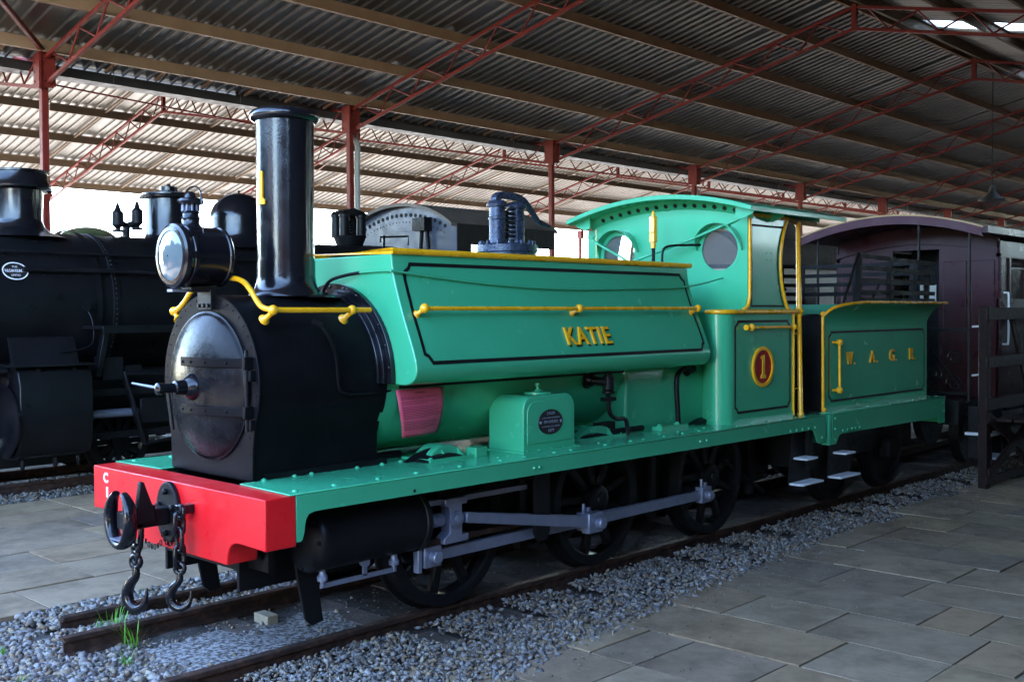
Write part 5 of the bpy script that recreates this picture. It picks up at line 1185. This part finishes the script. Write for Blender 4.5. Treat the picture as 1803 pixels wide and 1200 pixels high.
for s in (-1, 1):
    c1 = rod(PIN[0], PIN[1], s*.69, s*.735, .036, .036, 'coupling_rod'); c2 = rod((PIN[1][0], PIN[1][1]), PIN[2], s*.69, s*.735, .042, .036, 'coupling_rod')
    for k, (px_, pz_) in enumerate(PIN):
        a = MB(); a.lathe([(0,.045),(.11,.045)], (px_, s*.63, pz_), (0, s, 0), 18); a.box(px_-.07, px_+.07, min(s*.68,s*.75), max(s*.68,s*.75), pz_-.065, pz_+.065)
        yo = s*(.75 if k != 1 else .83)
        a.lathe([(0,.040),(.05,.040),(.055,.034)], (px_, yo, pz_), (0, s, 0), 20)
        a.cyl((px_-.03, s*.715, pz_+.06), (px_-.03, s*.715, pz_+.13), .014, n=8); a.box(px_+.0, px_+.035, min(s*.7,s*.73), max(s*.7,s*.73), pz_+.06, pz_+.095)
        if k == 0: a.box(px_-.115, px_-.085, min(s*.69,s*.74), max(s*.69,s*.74), pz_-.09, pz_+.075)
        P(a, 'rod_end', S_, bevel=.005)
    # cylinder, slidebars, crosshead, connecting rod
    a = MB(); a.lathe([(0,.14),(.03,.185),(.05,.2),(.09,.2),(.095,.195),(.80,.195),(.805,.205),(.84,.205),(.85,.15),(.88,.06)], (.43, s*.66, .625), (1,0,0), 32); cyl_ = P(a, 'cylinder', BK, smooth=40)
    a = MB(); a.box(.40, 1.26, s*.44-.03, s*.70, .60, .90) if s > 0 else a.box(.40, 1.26, -.70, -.42, .60, .90); P(a, 'steam_chest', BK, cyl_, bevel=.02)
    a = MB(); a.lathe([(0,.03),(.02,.10),(.05,.11)], (.36, s*.62, .80), (1,0,0), 18)
    for k in range(8): t = 2*PI*k/8; a.rivet((.45, s*.66+.165*math.cos(t), .625+.165*math.sin(t)), (-1,0,0), .014, .02)
    P(a, 'cylinder_cover', BK, cyl_)
    a = MB(); a.cyl((1.28, s*.72, .60), (1.50, s*.72, .60), .022, n=12); a.lathe([(0,.020),(.02,.045),(.10,.045),(.12,.03)], (1.36, s*.72, .60), (1,0,0), 16); P(a, 'piston_rod', S_)
    a = MB(); a.box(1.27, 2.24, s*.72-.03, s*.72+.03, .700, .735); P(a, 'slidebar', S_, bevel=.003)
    a = MB(); a.box(1.27, 2.24, s*.72-.03, s*.72+.03, .452, .487); P(a, 'slidebar', M['rail'], bevel=.003, label='rusty brown lower slidebar')
    a = MB(); y0, y1 = (s*.70, s*.79) if s > 0 else (s*.79, s*.70)
    a.prism([(1.44,.735),(1.63,.735),(1.63,.69),(1.585,.69),(1.585,.50),(1.64,.50),(1.64,.452),(1.43,.452),(1.43,.487),(1.48,.52),(1.48,.68),(1.44,.695)], 'y', y0, y1)
    xh = P(a, 'crosshead', S_, bevel=.006)
    a = MB(); a.lathe([(0,.055),(.012,.052),(.016,.03),(.03,.028),(.036,.012)], (1.535, s*.79, .60), (0,s,0), 20); P(a, 'gudgeon_pin', S_, xh)
    rod((1.60, .605), (PIN[1][0], PIN[1][1]), s*.765, s*.815, .034, .044, 'connecting_rod')
    a = MB(); px_, pz_ = PIN[1]; a.box(px_-.10, px_+.055, min(s*.755,s*.83), max(s*.755,s*.83), pz_-.07, pz_+.075); P(a, 'rod_strap', S_, bevel=.006)
    a = MB(); a.prism([(2.25,.93),(2.40,.93),(2.40,.40),(2.36,.34),(2.29,.34),(2.25,.40)], 'y', s*.80-.012, s*.80+.012); a.box(2.26,2.38, min(s*.42,s*.8), max(s*.42,s*.8), .76,.92); P(a, 'motion_bracket', BK)
    # cylinder drain cocks
    a = MB(); a.bar((.53, s*.72, .352), (1.09, s*.72, .352), .012, .028)
    for x in (.545, 1.075): a.lathe([(0,.012),(.03,.014),(.035,.03),(.06,.032),(.075,.02),(.10,.018),(.11,.024),(.13,.024)], (x, s*.72, .345), (0,0,1), 12); a.sphere((x, s*.74, .395), .016, 8, 6, -1)
    a.bar((.85, s*.72, .352), (.85, s*.72, .43), .03, .012, (0,1,0)); a.lathe([(-.02,.026),(.02,.026)], (.85, s*.72, .435), (0,1,0), 14); P(a, 'drain_cock', S_)
    # guard iron, frame end
    a = MB(); gi = [(.45,.52),(.62,.52),(.625,.30),(.655,.10),(.575,.085),(.53,.13),(.49,.32)]
    a.prism(gi, 'y', s*.565-.012, s*.565+.012); P(a, 'guard_iron', BK, bevel=.004)
    a = MB(); a.prism([(.19,.68),(.46,.68),(.60,.50),(.45,.47),(.25,.52),(.19,.6)], 'y', s*.55-.02, s*.55+.02); a.box(.25,.29,min(s*.42,s*.62),max(s*.42,s*.62),.46,.66); P(a, 'frame_end', BK)
    for k, (x0, x1, z0, x2, x3, z1) in enumerate([(5.60,6.0,.354,5.68,5.89,.578)]):
        for xa, xb, zz in ((x0, x1, z0), (x2, x3, z1)):
            a = MB(); a.box(xa, xb, min(s*.86,s*1.0), max(s*.86,s*1.0), zz-.02, zz); P(a, 'step', M['chip'], bevel=.006)
        a = MB(); a.prism([(5.66,.90),(5.95,.90),(6.0,.35),(5.60,.35)], 'y', s*.855-.006, s*.855+.006); P(a, 'step_plate', BK)
# brake gear and springs behind the wheels (dark)
a = MB()
for x in (2.35, 3.9, 5.4):
    a.box(x-.03, x+.03, -.60, -.54, .25, .85); a.box(x-.03, x+.03, .54, .60, .25, .85)
a.cyl((1.2,-.3,.22),(5.6,-.3,.22),.025,n=8); a.cyl((2.4,-.7,.28),(2.4,.7,.28),.025,n=8); a.cyl((5.3,-.8,.45),(5.5,-.4,.3),.02,n=8); a.cyl((4.9,-.6,.62),(5.6,-.6,.25),.02,n=8); P(a, 'brake_gear', BK)

# ================================================================== TENDER
ten = thing('tender', 'green four wheel tender lettered W. A. G. R. with black slatted coal rails', 'tender', (6.2,0,0))
T = lambda mb, name, mat, parent=ten, **k: mb.build(name, mat, parent, **k)
TX = (6.29, 8.71)
sec = [(-.835,FZ),(-.835,1.76),(-.838,1.80),(-.850,1.845),(-.875,1.895),(-.91,1.935),(-.95,1.965),(-1.0,1.99)]
def side_sheet(s):
    # the front end of the flare is cut in a curve, rising from the front post to the top edge
    a = MB(); rg = []
    xs = [6.29,6.31,6.35,6.42,6.52,6.66,6.82,6.9,7.4,8.0,8.5,TX[1]]
    cut = [1.885,1.905,1.93,1.95,1.968,1.98,1.988,1.99,1.99,1.99,1.99,1.99]
    for x, zc in zip(xs, cut):
        o_ = [(interp(min(z, zc), [q[1] for q in sec], [q[0] for q in sec]), min(z, zc)) for _, z in sec]
        rg.append([Vector((x+(.10*max(0,(z-1.8)/.19) if x == TX[1] else 0), y*s, z)) for y, z in o_]+[Vector((x+(.10*max(0,(z-1.8)/.19) if x == TX[1] else 0), (y+.012)*s, z)) for y, z in reversed(o_)])
    a.loft(rg); return T(a, 'tender_side', G, smooth=50), list(zip(xs, cut))
for s in (1, -1):
    ts, cuts = side_sheet(s)
    if s == 1: ts1 = ts
    a = MB(); pth = [Vector((6.29,-.838*s,FZ)), Vector((6.285,-.838*s,1.3)), Vector((6.28,-.838*s,1.85))]+[Vector((x, s*interp(z, [q[1] for q in sec], [q[0] for q in sec]), z+.004)) for x, z in cuts]+[Vector((9.02 if False else 8.86,-1.002*s,1.994))]
    a.tube(pth, .015, 8); a.sphere((6.28,-.84*s,1.88),.026,10,8,-1); a.sphere((6.30,-.84*s,FZ+.02),.026,10,8,-1); T(a, 'side_beading', YL, ts, smooth=60)
ts = ts1; tl = lambda z: -.835
lining(ts, box_loop(6.395, 8.645, 1.03, 1.715, .05), tl, .022, M['line'])
for tx, x0, x1 in (('W', 6.76, 6.90), ('A', 7.27, 7.40), ('G', 7.74, 7.86), ('R', 8.235, 8.35)):
    text_side(tx, x0+.01, x1+.01, 1.372, .125, tl, M['line'], 'letter_shadow', ts, bold=.02, thick=.002)
    text_side(tx, x0, x1, 1.38, .125, tl, YL, 'side_letter', ts, bold=.016, thick=.010, lift=.002)
a = MB()
for x in (6.935, 7.445, 7.90, 8.40): a.box(x, x+.02, -.840, -.834, 1.38, 1.398)
build_split(a, 'letter_stop', YL, ts)
a = MB(); a.cyl((6.535,-.885,1.145),(6.525,-.885,1.605),.014,n=10)
for z in (1.145,1.605): a.sphere((6.53,-.885,z),.034,12,8,-1); a.cyl((6.53,-.885,z),(6.48,-.835,z),.012,n=8)
T(a, 'tender_handrail', YL, ts, smooth=50)
a = MB()
for i in range(70): x = 6.36+i*.0335; a.rivet((x,-.835,1.745),(0,-1,0),.006,.004); a.rivet((x,-.835,FZ+.045),(0,-1,0),.006,.004)
for i in range(24): x = 6.38+i*.098; a.rivet((x,-.838,1.80),(0,-1,0),.007,.005)
for i in range(24): a.rivet((8.69,-.835,1.0+i*.034),(0,-1,0),.006,.004)
for x in (6.3,6.55,6.8,7.05,7.3,7.55,7.8,8.05,8.12,8.3,8.55,8.75): a.rivet((x,-.93,.955),(0,0,1),.013,.008)
for x in (6.41,6.50,6.59,6.67,6.76): a.rivet((x,-.981,.775),(0,-1,0),.013,.010)
for z in (.70,.80,.90): a.rivet((6.25,-.981,z),(0,-1,0),.015,.012); a.rivet((8.83,-.981,z-.01),(0,-1,0),.014,.012)
tag(T(a, 'tender_rivets', G, ts), kind='stuff')
for s in (1, -1):
    a = MB(); a.prism([(6.205,.940),(6.205,.655),(6.28,.655),(6.30,.67),(6.325,.70),(6.345,.73),(6.39,.742),(8.68,.725),(8.69,.69),(8.71,.66),(8.87,.655),(8.87,.940)], 'y', -.977*s, -.967*s); T(a, 'tender_valance', G, bevel=.002, seg=1)
a = MB(); a.box(6.2, 6.215, -.966, .966, .66, .94); a.box(8.855, 8.868, -.966, .966, .66, .94); build_split(a, 'tender_beam', G, ten)
a = MB(); a.box(6.14, 6.2, -.975, -.90, .655, .94); a.cyl((6.17,-.95,.655),(6.17,-.95,.94),.03,n=12); T(a, 'tender_corner_post', G)
a = MB(); a.box(6.19, 8.89, -.985, .985, .941, FZ); T(a, 'tender_footplate', G, bevel=.003, seg=1)
a = MB(); a.box(6.36, 6.40, -.82, .82, FZ, 1.86); T(a, 'tender_front', M['black_matt']); a = MB(); a.box(8.66, 8.70, -.825, .825, FZ, 1.99); T(a, 'tender_rear', G)
a = MB(); nx = 24
coal = [[Vector((6.4+2.26*i/nx, -.82+1.64*j/14, 1.62+.25*math.sin(PI*j/14)*math.sin(PI*i/nx)+.06*mnoise.noise(Vector((i*.7, j*.7, 0))))) for j in range(15)] for i in range(nx+1)]
a.loft(coal, ring_closed=False, cap=False); T(a, 'coal', M['black_matt'], smooth=0)
a = MB()
for s in (-1, 1): a.box(6.3, 8.8, s*.60-.02, s*.60+.02, .42, .93)
build_split(a, 'tender_frame', BK, ten)
a = MB(); a.box(6.05, 6.2, -.85, .85, .93, .965); T(a, 'fall_plate', M['black_matt'])
# brake column handle and grip between cab and tender
a = MB(); a.cyl((6.50,-.45,1.85),(6.50,-.45,2.02),.010,n=8); a.cyl((6.50,-.45,1.85),(6.42,-.5,1.80),.010,n=8); T(a, 'tender_brake_handle', YL)
# wheels of the tender
def twheel(x, s):
    a = MB(); y = s*.5685
    a.lathe([(-.07,.455),(-.05,.455),(-.045,.43),(.05,.425),(.055,.36),(.02,.34),(.02,.12),(.06,.11),(.06,.01)], (x, y, .43), (0, s, 0), 40); return T(a, 'tender_wheel', BK, smooth=30)
for x in (6.95, 8.15):
    for s in (-1, 1): twheel(x, s)
    a = MB(); a.box(x-.12, x+.12, -.72, -.60, .34, .54); a.box(x-.12, x+.12, .60, .72, .34, .54)
    for k in range(6): a.box(x-.42+.05*k, x+.42-.05*k, -.70, -.64, .74-.025*k, .762-.025*k)
    T(a, 'axlebox', BK)
for x0, x1, z in ((6.34,6.75,.335),(6.44,6.64,.556)):
    a = MB(); a.box(x0, x1, -1.0, -.86, z-.02, z); T(a, 'step', M['chip'], bevel=.006)
a = MB(); a.prism([(6.4,.90),(6.70,.90),(6.75,.32),(6.34,.32)], 'y', -.86, -.85); T(a, 'step_plate', BK)
# coal rails: posts and slats, the near side one leaning
BB = M['black_matt']
def coal_rail(p0, p1, zs, posts, lean=(0,0)):
    top = MB(); A, B = Vector(p0), Vector(p1)
    for z0, z1 in zs:
        a = MB(); a.bar((A.x, A.y, z0), (B.x, B.y, z1), .014, .045); T(a, 'coal_rail_slat', BB)
    for t, z0, z1 in posts:
        c = A.lerp(B, t); a = MB(); a.bar((c.x, c.y+.015, z0), (c.x+lean[0], c.y+.015+lean[1], z1), .05, .03, (1,0,0)); T(a, 'coal_rail_post', BB)
coal_rail((7.12,-.80,0), (9.0,-.80,0), [(2.465,2.435),(2.345,2.33),(2.22,2.215),(2.10,2.10),(2.02,2.02)], [(.0,1.9,2.50),(.38,1.9,2.47),(.68,1.9,2.45),(.90,1.9,2.44)], (.04, 0))
coal_rail((6.75,.80,0), (9.0,.80,0), [(2.40,2.46),(2.30,2.34),(2.20,2.23),(2.10,2.12),(2.01,2.02)], [(.02,1.9,2.42),(.45,1.9,2.45),(.75,1.9,2.47),(.98,1.9,2.48)])
coal_rail((8.72,-.80,0), (8.72,.80,0), [(2.44,2.44),(2.33,2.33),(2.22,2.22),(2.11,2.11)], [(.05,1.9,2.46),(.5,1.9,2.46),(.95,1.9,2.46)])
a = MB(); a.bar((6.82,-.78,1.98),(7.13,-.79,2.49),.02,.02); a.bar((7.42,-.78,1.98),(7.62,-.78,2.18),.02,.02); build_split(a, 'coal_rail_stay', BB, ten)
a = MB(); a.lathe([(0,.17),(.32,.17),(.33,.185),(.36,.19),(.40,.05)], (7.25,.30,1.80), (0,0,1), 24); T(a, 'water_filler', M['black_gloss'], smooth=40)

# ================================================================== HEADLAMP, NOTICE
hl = thing('headlamp', 'round black oil headlamp with glass front on the smokebox top', 'headlamp', (.16, 0, 2.04))
H = lambda mb, name, mat, parent=hl, **k: mb.build(name, mat, parent, **k)
LZ = 2.243
a = MB(); a.lathe([(0,.165),(.01,.186),(.035,.190),(.045,.184),(.06,.178),(.065,.184),(.08,.186),(.09,.178),(.29,.172),(.295,.180),(.31,.182),(.32,.170),(.322,.02)], (.02,0,LZ), (1,0,0), 48, cap=False); dr = H(a, 'lamp_body', M['black_gloss'], smooth=30)
a = MB(); a.lathe([(-.004,.145),(-.002,.168),(.012,.172),(.012,.145)], (.022,0,LZ), (1,0,0), 48, cap=False); H(a, 'lamp_rim', M['black_gloss'], dr, smooth=30)
a = MB(); a.lathe([(0,.148),(-.012,.11),(-.018,.06),(-.02,.005)], (.024,0,LZ), (1,0,0), 40, cap=False); H(a, 'lamp_lens', M['lens'], dr, smooth=60)
a = MB(); a.lathe([(0,.07),(.02,.055),(.03,.05),(.05,.05),(.055,.058),(.065,.05),(.085,.046),(.09,.055),(.10,.046),(.135,.042),(.14,.07),(.155,.078),(.17,.070),(.18,.035),(.205,.025),(.215,.01)], (.155,0,LZ+.165), (0,0,1), 28); H(a, 'lamp_chimney', M['black_gloss'], smooth=40)
a = MB()
for k in range(10): t = 2*PI*k/10; a.cyl((.155+.047*math.cos(t), .047*math.sin(t), LZ+.265), (.155+.047*math.cos(t), .047*math.sin(t), LZ+.30), .007, n=5)
H(a, 'chimney_vent', M['silver'])
a = MB(); a.tube(smooth_path([(.17,.105,LZ+.12),(.17,.10,LZ+.30),(.17,.085,LZ+.37),(.17,.04,LZ+.405),(.17,-.04,LZ+.405),(.17,-.085,LZ+.37),(.17,-.10,LZ+.30),(.17,-.12,LZ+.08)], 5), .0055, 6); H(a, 'lamp_handle', M['black_gloss'], smooth=60)
a = MB()
for y, z in ((-.135,.13),(-.188,.0),(.135,.13)): a.box(.07,.10,y-.012,y+.012,LZ+z-.02,LZ+z+.02)
build_split(a, 'lamp_catch', M['black_gloss'], dr)
a = MB(); a.box(.12, .30, -.055, .055, 2.035, 2.066); a.box(.235, .262, -.075, .075, 1.93, 2.05); bk = P(a, 'lamp_bracket', BK, bevel=.003)
a = MB()
for y in (-.05,0,.05): a.lathe([(0,.014),(.015,.012)], (.235, y, 1.955), (-1,0,0), 6)
build_split(a, 'bracket_bolt', BK, bk)
a = MB(); a.box(.02,.12,-.02,.04,2.035,2.050); P(a, 'bracket_lip', M['silver'], bk)
# pink typed sheet hung under the tank
nt_ = thing('paper_notice', 'pink laminated sheet of typed text taped below the green tank', 'notice', (1.42,-.60,1.10))
def paper_pt(u, v):                          # u along x, v down; bottom curls towards the boiler
    x = 1.245+.40*u+.10*(v**1.6)*(1-u); z = 1.425-.305*v-.012*(1-u)*v; y = -.548-.055*v*(1-v)*1.2+.06*v*v-.02*math.sin(PI*u)*v
    return Vector((x, y, z))
a = MB(); nu, nv = 12, 16
a.loft([[paper_pt(i/nu, j/nv) for i in range(nu+1)] for j in range(nv+1)], ring_closed=False, cap=False); pp = a.build('sheet', M['paper'], nt_, smooth=60, recalc=False); pp.modifiers.new('thick', 'SOLIDIFY').thickness = .001
a = MB(); rnd = random.Random(3)
def ink(u0, u1, v, h):
    A, B, C, D = paper_pt(u0, v), paper_pt(u1, v), paper_pt(u1, v+h), paper_pt(u0, v+h); off = Vector((0,-.0025,0)); k = len(a.v)
    n = max(1, int((u1-u0)/.08))
    for i in range(n):
        p0, p1 = u0+(u1-u0)*i/n, u0+(u1-u0)*(i+1)/n; k = len(a.v); a.v += [tuple(paper_pt(q, w)+off) for q, w in ((p0,v),(p1,v),(p1,v+h),(p0,v+h))]; a.f.append((k,k+1,k+2,k+3))
for i, v in enumerate([.17,.20,.26,.30]+[.37+.033*k for k in range(8)]+[.67+.033*k for k in range(6)]):
    u = .06
    end = rnd.uniform(.82,.95) if i not in (1,3,11,17) else rnd.uniform(.35,.7)
    while u < end: w = rnd.uniform(.025,.085); ink(u, min(end, u+w), v, .009); u += w+.012
ink(.38,.44,.075,.016); ink(.45,.53,.075,.016); ink(.54,.60,.075,.016)
a.build('typed_text', M['ink'], nt_, smooth=0, recalc=False)
# ================================================================== SMALL THINGS ON THE GROUND
def tuft(name, label, cx, cy, n, h, spread, seed, z=-.12):
    rnd = random.Random(seed); a = MB()
    for k in range(n):
        an = rnd.uniform(0, 2*PI); r = spread*rnd.random(); x, y = cx+r*math.cos(an), cy+r*math.sin(an); hh = h*rnd.uniform(.45, 1.1)
        lean = rnd.uniform(.1, .7); dx, dy = math.cos(an+rnd.gauss(0,.6))*lean*hh, math.sin(an+rnd.gauss(0,.6))*lean*hh; wv = Vector((-dy, dx, 0)).normalized()*.0045 if abs(dx)+abs(dy) > 1e-5 else Vector((.004,0,0))
        b0 = len(a.v)
        for t in (0,.35,.7,1):
            c = Vector((x+dx*t*t, y+dy*t*t, z+hh*(t-.25*lean*t*t))); w = wv*(1-t**2)+Vector((1e-4,0,0)); a.v += [tuple(c-w), tuple(c+w)]
        a.f += [(b0+2*i, b0+2*i+1, b0+2*i+3, b0+2*i+2) for i in range(3)]
    return tag(a.build(name, M['grass'], smooth=60, recalc=False, origin=(cx,cy,z)), label, 'grass', 'grass tufts by the rails')
tuft('grass_tuft', 'tallest bright green grass tuft between the two cut rail ends', .02, .76, 34, .19, .10, 1)
tuft('grass_tuft', 'bright green tuft leaning beside the inner rail near the hook', -.02, .42, 24, .20, .07, 2)
tuft('grass_tuft', 'low sparse tuft at the paving edge behind the hanging hooks', .58, 1.36, 22, .09, .12, 3)
tuft('grass_tuft', 'short tuft right behind the end of the outer rail', -.06, .88, 12, .10, .05, 4)
tuft('grass_tuft', 'small weed in the brown stones in front of the track', -.22, .12, 14, .11, .04, 5)
tuft('grass_tuft', 'little green sprig beside the far rail under the beam', 1.02, 1.22, 16, .09, .08, 6)
tuft('grass_tuft', 'tiny sprig among the stones beyond the cut rail end', -.62, .86, 10, .07, .05, 7)
for k, (x, y, h, lb) in enumerate([(.35, 1.47, .06, 'tiny weed in the joint at the corner of the buff paving'), (.95, 1.50, .05, 'tiny weed along the paving edge farther under the beam'), (-.75, .30, .06, 'dry looking sprig among the loose stones nearest the camera'), (-.5, -.35, .07, 'small sprig beside the end of the near rail')]):
    tuft('grass_tuft', lb, x, y, 10, h, .05, 20+k)
tuft('grass_tuft', 'thin grass stalks by the foot of the near rail', .86, -.68, 7, .10, .05, 8)
